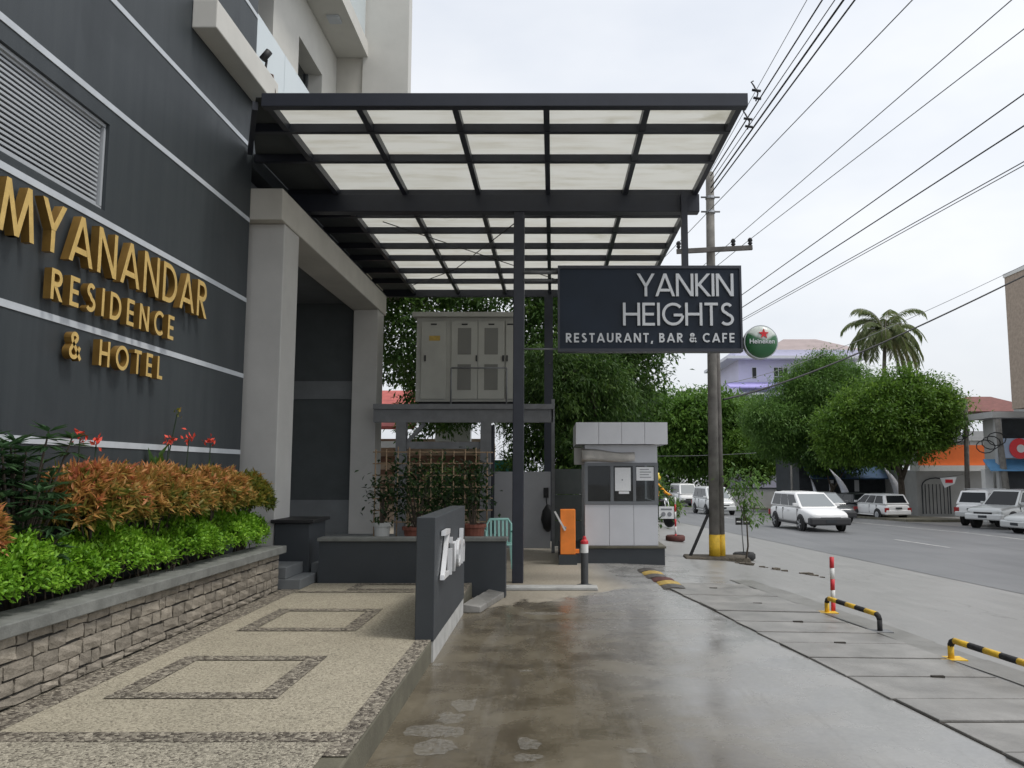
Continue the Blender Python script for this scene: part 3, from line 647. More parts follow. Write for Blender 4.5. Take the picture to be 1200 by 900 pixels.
def crown_points(blobs, nclump, per, cr, shell=.55):
    """clump centres in the outer part of ellipsoids, gaussian leaves round each"""
    vol = np.array([b[3] * b[4] * b[5] for b in blobs]) ** .75; cnt = np.maximum(1, (nclump * vol / vol.sum()).astype(int)); C = []; O = []
    for b, c in zip(blobs, cnt):
        u = rdir(c); r = shell + (1 - shell) * rng.random((c, 1)) ** .6; r *= 1 + .12 * rng.normal(size=(c, 1)); C.append(np.array(b[:3]) + u * r * np.array(b[3:6])); O.append(u)
    C = np.concatenate(C); O = np.concatenate(O); n = len(C)
    k = np.repeat(np.arange(n), per); rad = cr * rng.uniform(.6, 1.35, n)
    off = rng.normal(size=(len(k), 3)) * np.array([1, 1, .62]); P = C[k] + off * rad[k][:, None] * .55
    return P, O[k] + off * .35, rng.normal(.48, .20, n)[k]
def crown(name, blobs, nclump, per, cr, size, m, parent, shell=.55, droop=.25, aspect=.45):
    P, O, t = crown_points(blobs, nclump, int(per * 1.3), cr, shell); n = len(P)
    D = O * .5 + rdir(n) * .9; D[:, 2] -= droop; U = rdir(n) * .55; U[:, 2] += 1
    return leaves(name, P, D, U, size * rng.uniform(.45, 1.6, n), size * aspect * rng.uniform(.6, 1.4, n), m, parent, t + rng.normal(0, .10, n))
def tree(name, label, base, trunk_h, r0, blobs, nclump, per, cr, size, leaf, bark='bark', lean=(0, 0), shell=.55, group=None, droop=.25, aspect=.45):
    z = base[2] if len(base) > 2 else G(*base); b = Vector((base[0], base[1], z - .1)); t = thing(name, label, 'tree', tuple(b + Vector((0, 0, .1))), group=group)
    top = b + Vector((lean[0], lean[1], trunk_h)); mb = MB()
    pts = [b, b.lerp(top, .08) + Vector((.02, 0, 0)), b.lerp(top, .35) + Vector((random.uniform(-.1, .1), 0, 0)), b.lerp(top, .7) + Vector((random.uniform(-.1, .1), .05, 0)), top]
    mb.tube(pts, [r0 * 1.5, r0 * 1.1, r0 * .9, r0 * .75, r0 * .6], 10)
    for bl in blobs:
        c = Vector(bl[:3]); st = top - Vector((0, 0, random.uniform(0, trunk_h * .3))); m_ = st.lerp(c, .5) + Vector((random.uniform(-.3, .3), random.uniform(-.3, .3), .15))
        mb.tube([st, m_, c], [r0 * .5, r0 * .33, r0 * .14], 7)
        for _ in range(4):
            e = c + Vector(tuple(rdir(1)[0])) * min(bl[3:6]) * .75; q = m_.lerp(c, random.uniform(.2, .9)); mb.tube([q, q.lerp(e, .5) + Vector((0, 0, .12)), e], [r0 * .2, r0 * .12, r0 * .05], 5)
    mb.build('trunk', bark, t, smooth=True, recalc=False)
    if nclump > 200:                                            # smaller lobes break up the outline
        ex = []
        for bl in blobs:
            for u in rdir(5):
                k = random.uniform(.28, .5); ex.append(tuple(bl[i] + u[i] * bl[3 + i] * .84 for i in range(3)) + tuple(bl[3 + i] * k for i in range(3)))
        blobs = list(blobs) + ex; nclump = int(nclump * 1.1)
    crown('crown', blobs, nclump, per, cr, size, leaf, t, shell, droop, aspect)
    return t

# clipped green hedge along the planter front
hd = thing('hedge', 'bright green leafy hedge filling the front of the stone planter', 'hedge', (-3.55, 6, .62))
def hedge_pts(n):
    y = rng.uniform(3.4, 9.75, n); a = rng.uniform(-.05, math.pi * .9, n); lump = .045 * np.sin(y * 5.1) + .035 * np.sin(y * 11.7 + 1)
    rad = (.255 + lump) * (.72 + .3 * rng.random(n)); endt = np.clip((9.86 - y) / .22, .35, 1)
    x = -3.55 + np.cos(a) * rad * .93 * endt; z = .85 + lump * .6 + np.sin(a) * rad * .92 * endt + .02 * rng.normal(size=n)
    O = np.stack([np.cos(a), np.zeros(n), np.sin(a)], 1); return np.stack([x, y, z], 1), O
cp, cO = hedge_pts(3000); k = np.repeat(np.arange(3000), 13); n = len(k)
P = cp[k] + rng.normal(size=(n, 3)) * .022; D = cO[k] * .75 + rdir(n) * .8; D[:, 2] += .25; U = cO[k] * .5 + rdir(n) * .5; U[:, 2] += .6
leaves('foliage', P, D, U, rng.uniform(.026, .048, n), rng.uniform(.014, .026, n), 'leaf_hedge', hd, rng.normal(.5, .2, 3000)[k] + rng.normal(0, .12, n))
mb = MB()
for i in range(70):
    y = random.uniform(3.4, 9.7); x = -3.53 + random.uniform(-.1, .1); mb.tube([(x, y, .6), (x + random.uniform(-.06, .08), y + random.uniform(-.05, .05), .74), (x + random.uniform(-.14, .14), y + random.uniform(-.1, .1), .9)], [.007, .005, .003], 5)
mb.build('stems', 'bark', hd)['kind'] = 'stuff'
# orange shrubs behind it
def shrub(label, c, rx, ry, rz, nc, per, m, size, group='shrubs behind the hedge', asp=.27):
    t = thing('shrub', label, 'shrub', (c[0], c[1], .62), group=group)
    u = rdir(nc); u[:, 2] = np.abs(u[:, 2]) * .95 - .28 * rng.random(nc); r = (.72 + .32 * rng.random((nc, 1))); C = np.array(c) + u * r * np.array([rx, ry, rz])
    k = np.repeat(np.arange(nc), per); n = len(k); ax = u[k] * .7 + np.array([.25, 0, .55]) + rng.normal(size=(nc, 3))[k] * .25
    D = ax * .55 + rdir(n) * .75; U = rdir(n) * .6; U[:, 2] += .8
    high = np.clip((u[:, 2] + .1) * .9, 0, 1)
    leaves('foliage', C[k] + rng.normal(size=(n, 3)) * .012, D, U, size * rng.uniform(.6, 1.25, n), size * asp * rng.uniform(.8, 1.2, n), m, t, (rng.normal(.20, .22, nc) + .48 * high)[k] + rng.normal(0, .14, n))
    mb = MB()
    for i in range(16):
        e = Vector(c) + Vector((random.uniform(-.7, .7) * rx, random.uniform(-.8, .8) * ry, random.uniform(-.1, .6) * rz)); mb.tube([(c[0] + random.uniform(-.06, .06), c[1] + random.uniform(-.15, .15), .55), Vector((c[0], c[1], .85)).lerp(e, .5), e], [.014, .009, .004], 5)
    mb.build('stems', 'bark', t)['kind'] = 'stuff'; return t
shrub('large orange and rust leaved shrub in the middle of the planter', (-3.62, 7.45, 1.30), .36, .95, .36, 1150, 13, 'leaf_orange', .085)
shrub('rust red shrub with green lower leaves beside the dark spiky plant', (-3.62, 6.45, 1.30), .36, .62, .38, 720, 13, 'leaf_rust', .085)
shrub('orange leaved shrub between the large orange shrub and the olive one', (-3.62, 8.65, 1.30), .35, .70, .35, 760, 13, 'leaf_orange', .08)
shrub('olive and yellow leaved rounded shrub at the column end of the planter', (-3.6, 9.45, 1.24), .33, .45, .37, 640, 13, 'leaf_olive', .07)
shrub('red tipped shrub cut off by the left picture edge', (-3.58, 5.08, 1.18), .14, .16, .22, 170, 13, 'leaf_rust', .085)
# dark spiky plant at the left
dp = thing('rosette_plant', 'dark bluish green plant with whorled leaves at the left of the planter', 'plant', (-3.72, 5.75, .62))
PP, DD, TT = [], [], []
mb = MB()
for i in range(44):
    c = np.array((-3.68 + random.uniform(-.2, .3), 5.62 + random.uniform(-.3, .26), random.uniform(.95, 1.9))); mb.tube([(-3.72, 5.7, .55), Vector((-3.72, 5.7, .8)).lerp(Vector(c), .5), c], [.014, .01, .006], 5)
    for L_ in range(3):
        for j in range(13):
            a = j / 13 * 2 * math.pi + random.random(); PP.append(c + np.array((0, 0, -.05 * L_))); DD.append((math.cos(a), math.sin(a), .5 - .35 * L_ + random.uniform(-.2, .2))); TT.append(random.gauss(.5, .2))
n = len(PP); leaves('foliage', np.array(PP), np.array(DD), np.tile([0, 0, 1.], (n, 1)) + rdir(n) * .2, rng.uniform(.09, .17, n), .030, 'leaf_blue', dp, np.array(TT)); mb.build('stems', 'bark', dp)['kind'] = 'stuff'
# canna lilies with red flowers
def canna(label, x, y, h, flw=True, lean=0):
    t = thing('canna_lily', label, 'plant', (x, y, .62), group='canna lilies against the facade')
    T('stem', 'leaf_pot', t, [(x, y, .6), (x, y + lean * .4, .62 + h * .6), (x, y + lean, .62 + h)], [.012, .009, .005], 6)
    n = 7; a = rng.uniform(0, 6.28, n); P = np.stack([np.full(n, x), np.full(n, y), .62 + h * rng.uniform(.25, .72, n)], 1); D = np.stack([np.cos(a) * .6, np.sin(a) * .6, np.full(n, 1.)], 1)
    leaves('leaf', P, D, rdir(n), .24, .10, 'leaf_dark', t, rng.random(n))
    n = 16 if flw else 8; P = np.array([x, y + lean, .62 + h]) + rng.normal(size=(n, 3)) * (.03 if flw else .04); D = rdir(n); D[:, 2] = np.abs(D[:, 2]) + .3
    leaves('flower', P, D, rdir(n), .06 if flw else .05, .028, 'flower_red' if flw else 'leaf_olive', t, rng.random(n))
for a in (('canna with red flower, left of the pair over the rust shrub', -3.88, 6.64, 1.24, True, .02), ('canna with red flower, right of the pair over the rust shrub', -3.88, 6.90, 1.20, True, .0), ('tall canna seed head leaning right over the orange shrubs', -3.9, 8.05, 1.56, False, .35),
          ('canna with red flower directly under the leaning seed head', -3.88, 8.2, 1.26, True, 0), ('canna with orange double flower right of the seed head', -3.88, 8.6, 1.30, True, .05), ('small red canna flower nearest the grey column', -3.88, 9.2, 1.28, True, 0)): canna(*a)

# ------------------------------------------------------------------ entrance canopy
cp_ = thing('entrance_canopy', 'navy steel entrance canopy with translucent panels over the driveway', 'canopy', (-.5, 11.85, 0))
RX = [-3.24, -2.22, -1.12, -.075, 1.08, 2.13]; PY = [8.80, 9.52, 10.48, 11.85, 12.85, 13.74, 14.72, 15.58, 16.6, 17.55, 18.7]
ZR = 5.70
def xl(y): return max(-3.985, -3.37 - .42 * (y - 8.8))
for x in RX:
    B('rafter', 'steel_navy', cp_, x - .035, x + .035, 8.87, 18.64, ZR + .002, ZR + .10)
for i, y in enumerate(PY):
    if i == 0: B('fascia', 'steel_navy', cp_, -3.29, 2.20, y - .05, y + .066, ZR - .02, ZR + .135, bevel=.006)
    elif i == 10: B('fascia', 'steel_navy', cp_, -3.98, 2.20, y - .055, y + .05, ZR - .06, ZR + .12)
    elif i == 3: B('purlin', 'steel_navy', cp_, xl(y), 2.163, y - .035, y + .035, ZR + .014, ZR + .096)
    else: B('purlin', 'steel_navy', cp_, xl(y), 2.163, y - .04, y + .04, ZR - .005, ZR + .096)
B('main_beam', 'steel_navy', cp_, -3.95, 2.19, 11.76, 11.94, 5.44, 5.712, bevel=.008)
MB().bar((-3.40, 8.87, 5.74), (-3.955, 10.2, 5.74), .06, .10).build('side_beam', 'steel_navy', cp_); B('side_beam', 'steel_navy', cp_, -3.99, -3.91, 11.95, 18.6, 5.5, 5.69)
ys = [8.80, 9.52, 10.48, 11.85, 12.85, 13.74, 14.72, 15.58, 16.6, 17.55, 18.7]
for i in range(len(ys) - 1):
    for j in range(len(RX) - 1):
        B('panel', 'polycarbonate', cp_, RX[j] + .004, RX[j + 1] - .004, ys[i] + .004, ys[i + 1] - .004, ZR + .104, ZR + .11)
    a, c = ys[i] + .004, ys[i + 1] - .004; MB().hexa([(xl(a), a, z) if k == 0 else (RX[0] - .006, a, z) if k == 1 else (RX[0] - .006, c, z) if k == 2 else (xl(c), c, z) for z in (ZR + .104, ZR + .11) for k in range(4)]).build('panel', 'recess_dark', cp_)
B('post', 'steel_navy', cp_, -.585, -.425, 11.77, 11.93, .0, 5.438, bevel=.008)
B('post', 'steel_navy', cp_, -.2, .0, 18.6, 18.76, 0, 5.63)
for a, c in (((-2.8, 13, 5.67), (-1.4, 15, 5.67)), ((-.6, 13, 5.67), (-2.0, 16.2, 5.67)), ((-1.4, 15, 5.67), (.3, 17.4, 5.67)), ((-2.0, 16.2, 5.67), (-3.1, 17.6, 5.67))): T('brace_rod', 'black', cp_, [a, c], .009, 5)

# hanging restaurant sign
SY = 11.62
sg = thing('restaurant_sign', 'large navy signboard reading YANKIN HEIGHTS hung from the canopy post', 'sign', (1.4, 11.68, 3.3))
B('board', 'sign_navy', sg, .10, 2.72, SY, SY + .14, 3.35, 4.53)
for a in ((.07, 2.75, 4.531, 4.575), (.07, 2.75, 3.305, 3.349), (.07, .099, 3.35, 4.53), (2.721, 2.75, 3.35, 4.53)): B('frame', 'sign_frame', sg, a[0], a[1], SY - .025, SY + .16, a[2], a[3])
sxp = lambda p: .07 + (p - 653) / 216 * 2.67
szp = lambda y: 4.56 - (y - 311) / 99.5 * 1.245
mp_ = lambda x0, z0: (lambda u, v, d_: (x0 + u, SY - .004 - d_, z0 + v))
lettering('YANKIN', .335, .115, sxp(860) - sxp(747), mp_(sxp(747), szp(346.5)), .035, 'white_letter', sg)
lettering('HEIGHTS', .335, .115, sxp(859.5) - sxp(729.5), mp_(sxp(729.5), szp(381)), .035, 'white_letter', sg)
lettering('RESTAURANT, BAR & CAFE', .135, .175, sxp(860) - sxp(662.5), mp_(sxp(662.5), szp(400.5)), .02, 'white_letter', sg, space=.18)
for a, c, r in (((-.43, SY + .1, 4.50), (.09, SY + .1, 4.50), .03), ((-.43, SY + .1, 4.38), (.09, SY + .1, 4.38), .018), ((-.43, SY + .1, 3.36), (.09, SY + .1, 3.36), .014)): T('bracket', 'steel_grey', sg, [a, c], r, 6)
B('hanger', 'steel_navy', sg, 1.90, 1.99, SY + .03, SY + .12, 4.576, 5.69)
# round beer sign
bs = thing('round_beer_sign', 'round green and white beer sign with red star beside the signboard', 'sign', (3.0, SY + .07, 3.45))
cx, cy, cz, rb = 3.02, SY + .07, 3.45, .235
def dome(side):
    mb = MB(); nr, na = 8, 32
    for i in range(nr + 1):
        a = i / nr * math.pi / 2
        for k in range(na): th = 2 * math.pi * k / na; mb.v.append((cx + rb * math.sin(a) * math.cos(th), cy + side * (.06 + .09 * math.cos(a)), cz + rb * math.sin(a) * math.sin(th)))
    for i in range(nr):
        for k in range(na): q = i * na + k; e = i * na + (k + 1) % na; mb.f.append((q, e, e + na, q + na))
    return mb
nt, b, pos, N, L = nodemat('ball_print')
sx = N('ShaderNodeSeparateXYZ'); L(pos, sx.inputs[0]); nn = noise(N, L, pos, 9, 3)
zz = N('ShaderNodeMath'); zz.operation = 'MULTIPLY_ADD'; L(nn, zz.inputs[0]); zz.inputs[1].default_value = .06; L(sx.outputs[2], zz.inputs[2])
xa = N('ShaderNodeMath'); xa.operation = 'SUBTRACT'; L(sx.outputs[0], xa.inputs[0]); xa.inputs[1].default_value = cx + .03
xb = N('ShaderNodeMath'); xb.operation = 'ABSOLUTE'; L(xa.outputs[0], xb.inputs[0])
zc = N('ShaderNodeMath'); zc.operation = 'MULTIPLY_ADD'; L(xb.outputs[0], zc.inputs[0]); zc.inputs[1].default_value = -.55; L(zz.outputs[0], zc.inputs[2])
mr = N('ShaderNodeMapRange'); L(zc.outputs[0], mr.inputs[0]); mr.inputs[1].default_value = cz + .015; mr.inputs[2].default_value = cz + .06
L(mixc(N, L, mr.outputs[0], (.03, .13, .05), (.55, .60, .56)), b.inputs['Base Color']); b.inputs['Roughness'].default_value = .25
for sd in (-1, 1): dome(sd).build('face', 'ball_print', bs, smooth=True)
MB().lathe([(rb - .002, -.062), (rb + .012, -.062), (rb + .012, .062), (rb - .002, .062)], 32, (cx, cy, cz), 'Y').build('rim', 'rim', bs)
st_ = []
for i in range(10): a = R(90 + 36 * i); r_ = .075 if i % 2 == 0 else .030; st_.append((cx + .02 + r_ * math.cos(a), cz + .105 + r_ * math.sin(a)))
MB().prism(st_, lambda u, v, d_: (u, cy - d_, v), .115, .158).build('star', 'star_red', bs)
tcv = bpy.data.curves.new('brand_text', 'FONT'); tcv.body = 'Heineken'; tcv.size = .095; tcv.align_x = 'CENTER'; tcv.extrude = .004; tcv.offset = .0015
to = bpy.data.objects.new('tmp', tcv); COL.objects.link(to); bpy.context.view_layer.update()
me = bpy.data.meshes.new_from_object(to.evaluated_get(bpy.context.evaluated_depsgraph_get())); bpy.data.objects.remove(to); me.materials.clear()
x = link('brand_text', me, 'white_letter', bs); x.rotation_euler = (R(90), 0, 0); x.location = (.01, -.155, -.035)
T('bracket', 'steel_grey', bs, [(2.75, cy, cz + .06), (2.79, cy, cz + .06)], .02, 6); T('bracket', 'steel_grey', bs, [(2.75, cy, cz - .06), (2.79, cy, cz - .06)], .02, 6)

# free-standing sign wall with white letters
sw = thing('sign_wall', 'charcoal free-standing wall at the walkway edge carrying white lettering', 'wall', (-1.08, 8, 0))
B('body', 'charcoal_side', sw, -1.16, -1.00, 6.98, 9.3, .172, 1.20, bevel=.006); B('footing', 'concrete_pale', sw, -1.15, -1.004, 6.99, 9.29, 0, .17)
wl = thing('wall_lettering', 'white raised script lettering Zivah on the charcoal sign wall', 'sign', (-.95, 8, .8))
def wmap(x0, z0, k): return lambda u, v, d_: (-.985 + d_, x0 + u + v * .10, z0 + v)
xx = 7.22
for c, h_, t_, zb, kx in (('Z', .42, .10, .645, .95), ('i', .36, .11, .63, 1), ('v', .40, .095, .63, 1.2), ('a', .40, .095, .63, 1.2), ('h', .36, .10, .63, 1.2)):
    letter_mesh(c, h_, t_, lambda u, v, d_: (-.988 + d_, xx + u * kx + v * .14, zb + v), .04).build('letter', 'chrome_white', wl); xx += glyph(c, t_)[0] * h_ * kx + (.17 if c == 'Z' else .12)

# ------------------------------------------------------------------ booth
by = 14.28
bt = thing('guard_booth', 'small white guard booth with dark windows at the driveway exit', 'booth', (1.2, 15, 0))
B('plinth', 'charcoal_side', bt, .10, 1.94, by - .02, by + 1.75, -.1, .25, bevel=.01); B('plinth_slab', 'concrete_kerb', bt, .50, 1.96, by - .04, by + 1.72, .252, .29, bevel=.006)
for i in range(3): B('panel', 'booth_white', bt, .56 + i * .425, .56 + (i + 1) * .425 - .006, by, by + .04, .30, 1.00)
for i in range(3): B('panel', 'booth_white', bt, 1.80, 1.835, by + .05 + i * .5, by + .05 + (i + 1) * .5 - .006, .30, 1.00)
B('back_wall', 'booth_white', bt, .56, 1.83, by + 1.56, by + 1.6, .30, 2.04); B('side_wall', 'booth_white', bt, .56, .60, by + .05, by + 1.55, .30, 2.04)
B('lintel', 'booth_white', bt, .56, 1.83, by, by + .06, 1.73, 2.04); B('lintel', 'booth_white', bt, 1.79, 1.83, by + .06, by + 1.55, 1.73, 2.04)
B('floor', 'shop_dark', bt, .61, 1.78, by + .06, by + 1.5, .295, .32); B('counter', 'brown', bt, .61, 1.78, by + .06, by + .45, .92, .96)
for i in range(4): B('fascia_panel', 'booth_white', bt, .40 + i * .40, .40 + (i + 1) * .40 - .006, by - .16, by - .12, 2.05, 2.43)
for i in range(5): B('fascia_panel', 'booth_white', bt, 1.955, 1.994, by - .118 + i * .4, by - .118 + (i + 1) * .4 - .006, 2.05, 2.43)
B('roof', 'booth_white', bt, .42, 1.95, by - .118, by + 1.8, 2.06, 2.40); B('fascia_panel', 'booth_white', bt, .40, .418, by - .118, by + 1.8, 2.05, 2.43)
wf = B('window_frame', 'alu_grey', bt, .55, 1.84, by - .012, by + .05, 1.002, 1.06)
B('rail', 'alu_grey', wf, .55, 1.84, by - .012, by + .05, 1.675, 1.728)
for xa_, xb_ in ((.55, .61), (1.005, 1.06), (1.40, 1.45), (1.775, 1.84)): B('stile', 'alu_grey', wf, xa_, xb_, by - .012, by + .05, 1.062, 1.673)
B('stile', 'alu_grey', wf, 1.785, 1.845, by + 1.1, by + 1.16, 1.062, 1.673)
B('sill', 'booth_white', bt, 1.79, 1.835, by + .06, by + 1.55, 1.002, 1.05)
for xa_, xb_ in ((.612, 1.003), (1.062, 1.398), (1.452, 1.773)): B('pane', 'pane_glass', bt, xa_, xb_, by + .01, by + .016, 1.064, 1.671)
B('pane', 'pane_glass', bt, 1.805, 1.81, by + .06, by + 1.09, 1.06, 1.671)
B('pane', 'dark_glass', bt, 1.805, 1.81, by + 1.165, by + 1.5, 1.06, 1.671)
B('shade_lining', 'shop_dark', bt, .605, .61, by + .07, by + 1.54, .33, 2.03); B('shade_lining', 'shop_dark', bt, .615, 1.78, by + 1.53, by + 1.55, .33, 2.03); B('shade_lining', 'shop_dark', bt, .615, 1.78, by + .07, by + 1.52, 2.02, 2.035)  # dark sheets added inside so the booth interior looks shaded
mb = MB(); nx = 9
for i in range(nx):
    f = i / (nx - 1); xx = .50 + f * .93; sag = .05 * math.sin(f * 7) - f * .02
    for zz, yy in ((1.97 - f * .06 + sag * .3, by - .02), (1.93 - f * .07 + sag * .2, by - .10), (1.84 - f * .05 - sag * .2, by - .08), (1.80 - f * .04 + sag * .3, by - .11), (1.74 + f * .02 + sag * .2, by - .03)): mb.v.append((xx, yy, zz))
for i in range(nx - 1):
    for k in range(4): a = i * 5 + k; mb.f.append((a, a + 1, a + 6, a + 5))
o = mb.build('rolled_awning', 'awning_cloth', bt, smooth=True); sd = o.modifiers.new('solid', 'SOLIDIFY'); sd.thickness = .012
nb = B('notice', 'paper', bt, 1.085, 1.36, by - .004, by - .001, 1.24, 1.645); nb2 = B('notice', 'paper', bt, 1.46, 1.765, by + .003, by + .006, 1.42, 1.655)
B('notice', 'paper', bt, 1.15, 1.33, by - .0045, by - .001, 1.19, 1.232)
for i in range(4): B('text_line', 'ink', nb2, 1.52, 1.72 - .04 * (i % 2), by + .0018, by + .0026, 1.47 + i * .045, 1.484 + i * .045)
B('text_line', 'ink', nb, 1.20, 1.225, by - .0056, by - .0046, 1.42, 1.445)
B('cable_box', 'shop_grey', bt, .38, .55, by + .2, by + .5, 1.70, 2.0)
bar = thing('barrier_gate', 'bright orange barrier cabinet with a white folded arm beside the booth', 'barrier', (.25, by - .2, .2))
B('cabinet', 'orange', bar, .125, .385, by - .25, by - .025, .17, .93, bevel=.012)
B('base', 'charcoal_side', bar, .10, .41, by - .27, by - .022, -.02, .168)
MB().bar((.03, by - .29, .90), (.21, by - .29, .58), .05, .03).build('arm', 'white_paint', bar)
T('pivot', 'steel_grey', bar, [(.2, by - .25, .62), (.2, by - .30, .62)], .03, 8); B('latch', 'orange', bar, .39, .45, by - .2, by - .1, .19, .25)
bo = thing('bollard', 'dark steel bollard with red and white tip on the threshold', 'bollard', (.44, 11.5, 0))
c = (.44, 11.5, -.045)
MB().lathe([(.115, .045), (.115, .06), (.06, .075), (.052, .08), (.052, .50)], 16, c).build('shaft', 'bollard_grey', bo, smooth=False)
MB().lathe([(.054, .50), (.054, .62)], 16, c).build('white_band', 'white_paint', bo); MB().lathe([(.054, .621), (.054, .66), (.03, .685), (.022, .72), (.012, .73)], 16, c).build('red_tip', 'red', bo)

# gate, dark gate leaf, cabinets on a steel platform
gt = thing('metal_gate', 'pale grey sheet metal gate below the steel platform', 'gate', (-.6, 16.5, 0))
for a, c in ((-1.22, -.64), (-.63, -.05)): B('gate_leaf', 'gate_grey', gt, a, c, 16.48, 16.52, .05, 1.57, bevel=.004)
B('lock', 'black', gt, -.70, -.64, 16.44, 16.478, .66, .76); B('box', 'black', gt, -.19, -.09, 16.42, 16.478, 1.05, 1.25)
gd = thing('dark_gate', 'dark grey sliding gate panel behind the orange barrier', 'gate', (.4, 16.9, 0))
for i in range(3): B('panel', 'gate_dark', gd, .02, 1.0, 16.88, 16.92, .05 + i * .53, .05 + i * .53 + .515)
B('frame', 'steel_grey', gd, -.02, .015, 16.85, 16.95, 0, 1.7)
wh = thing('hanging_bag', 'dark bag hanging on the pale gate', 'bag', (-.12, 16.4, .5))
MB().lathe([(.03, .38), (.09, .45), (.14, .62), (.11, .80), (.03, .92)], 10, (-.1, 16.36, 0)).build('body', 'black', wh, smooth=True); T('strap', 'black', wh, [(-.12, 16.38, .9), (-.14, 16.42, 1.12), (-.1, 16.44, 1.14)], .012, 5)
pf = thing('steel_platform', 'grey steel platform on posts carrying the electrical cabinet', 'platform', (-1.8, 16.6, 0))
B('deck', 'steel_grey', pf, -3.55, .02, 15.95, 17.9, 2.80, 2.90); B('beam', 'steel_grey', pf, -3.55, .0, 16.0, 16.12, 2.54, 2.798)
for x in (-3.0, -1.33): B('post', 'steel_grey', pf, x - .10, x + .10, 16.0, 16.2, 0, 2.538)
B('post', 'steel_grey', pf, -.03, .035, 16.0, 16.08, 0, 3.0); B('cross_beam', 'steel_grey', pf, -2.898, -1.432, 16.05, 16.15, 2.02, 2.16)
MB().bar((-2.88, 16.1, 2.16), (-2.55, 16.1, 2.53), .07).build('strut', 'steel_grey', pf)
MB().bar((-1.22, 16.3, 0), (-1.22, 16.3, 2.5), .10).build('post', 'steel_navy', pf)
for xx in (-2.02, -.92): T('railing_post', 'steel_grey', pf, [(xx, 15.98, 2.9), (xx, 15.98, 3.62)], .018, 6)
T('railing', 'steel_grey', pf, [(-2.02, 15.98, 3.62), (-.92, 15.98, 3.62)], .018, 6)
ec = thing('electrical_cabinet', 'large pale grey electrical cabinet with vented doors on the platform', 'cabinet', (-1.7, 16.8, 2.95))
B('body', 'cabinet', ec, -2.76, -.74, 16.22, 17.5, 2.97, 4.68); B('roof', 'cabinet', ec, -2.84, -.66, 16.12, 17.6, 4.682, 4.78, bevel=.008); B('skid', 'black', ec, -2.7, -.8, 16.3, 17.4, 2.90, 2.968)
for a, c, z in ((-2.66, -2.16, 0), (-2.05, -1.52, 1), (-1.51, -.98, 1), (-.95, -.78, 0)):
    dd = B('door', 'cabinet', ec, a, c, 16.185, 16.218, 3.02, 4.60, bevel=.004)
    if z:
        for z0_, z1_ in ((3.20, 3.72), (3.92, 4.46)): B('vent', 'cabinet_mesh', dd, a + .13, c - .13, 16.178, 16.184, z0_, z1_)
        B('handle', 'black', dd, c - .035 if a < -1.6 else c - .04, c - .005, 16.16, 16.184, 3.78, 3.90)
    else: B('handle', 'black', dd, a + .07 if a < -2 else a + .01, a + .10 if a < -2 else a + .04, 16.16, 16.184, 3.78, 3.90)
    B('rain_vent', 'black', dd, (a + c) / 2 - .06, (a + c) / 2 + .06, 16.178, 16.184, 4.52, 4.55)
B('warning_label', 'hump_yellow', ec, -2.5, -2.28, 16.18, 16.1845, 4.2, 4.3)
tr = thing('bamboo_trellis', 'brown bamboo lattice standing behind the potted plants', 'trellis', (-2.1, 14.9, .4))
for i in range(11): x = -3.25 + i * .205; T('slat', 'bamboo', tr, [(x, 14.9, .40), (x + random.uniform(-.01, .01), 14.9, 1.98 + random.uniform(-.04, .06))], .013, 6)
for i in range(7): z = .66 + i * .212; T('slat', 'bamboo', tr, [(-3.3, 14.92, z), (-1.1, 14.92, z + random.uniform(-.01, .01))], .013, 6)
# potted plants on the terrace
def potted(label, x, y, r, h, pm, ph, nl, size, leaf='leaf_pot', spread=.3):
    t = thing('potted_plant', label, 'plant', (x, y, .40), group='pots on the terrace')
    MB().lathe([(r * .72, .402), (r * .95, .40 + h * .85), (r * 1.08, .40 + h * .86), (r * 1.08, .40 + h), (r * .95, .40 + h), (r * .9, .40 + h * .9)], 18, (x, y, 0)).build('pot', pm, t, smooth=False)
    mb = MB(); C = []
    for i in range(14):
        e = Vector((x + random.gauss(0, spread * .6), y + random.gauss(0, spread * .6), .4 + h + ph * random.uniform(.3, 1))); C.append(e); mb.tube([(x + random.uniform(-.05, .05), y, .4 + h * .85), Vector((x, y, .4 + h + .1)).lerp(e, .5), e], [.01, .007, .003], 5)
    mb.build('stems', 'bark', t)['kind'] = 'stuff'; k = rng.integers(0, 14, nl); C = np.array([tuple(c) for c in C])
    D = rdir(nl); U = rdir(nl) * .5; U[:, 2] += 1
    leaves('foliage', C[k] + rng.normal(size=(nl, 3)) * .13, D, U, size * rng.uniform(.6, 1.3, nl), size * .45, leaf, t, rng.normal(.5, .25, nl))
potted('bushy plant in a tall white pot next to the grey column', -2.62, 12.6, .13, .40, 'pot_white', .6, 300, .10, spread=.22)
potted('dark leafy plant in a terracotta pot half hidden by the sign wall', -2.1, 12.6, .20, .34, 'terracotta', 1.0, 420, .11, spread=.26)
potted('tall plant in a terracotta pot right of the sign wall', -1.25, 12.9, .19, .36, 'terracotta', 1.0, 320, .12, spread=.17)
potted('low dark plant behind the sign wall between the terracotta pots', -1.75, 12.7, .15, .26, 'pot_white', .6, 340, .11, spread=.26)
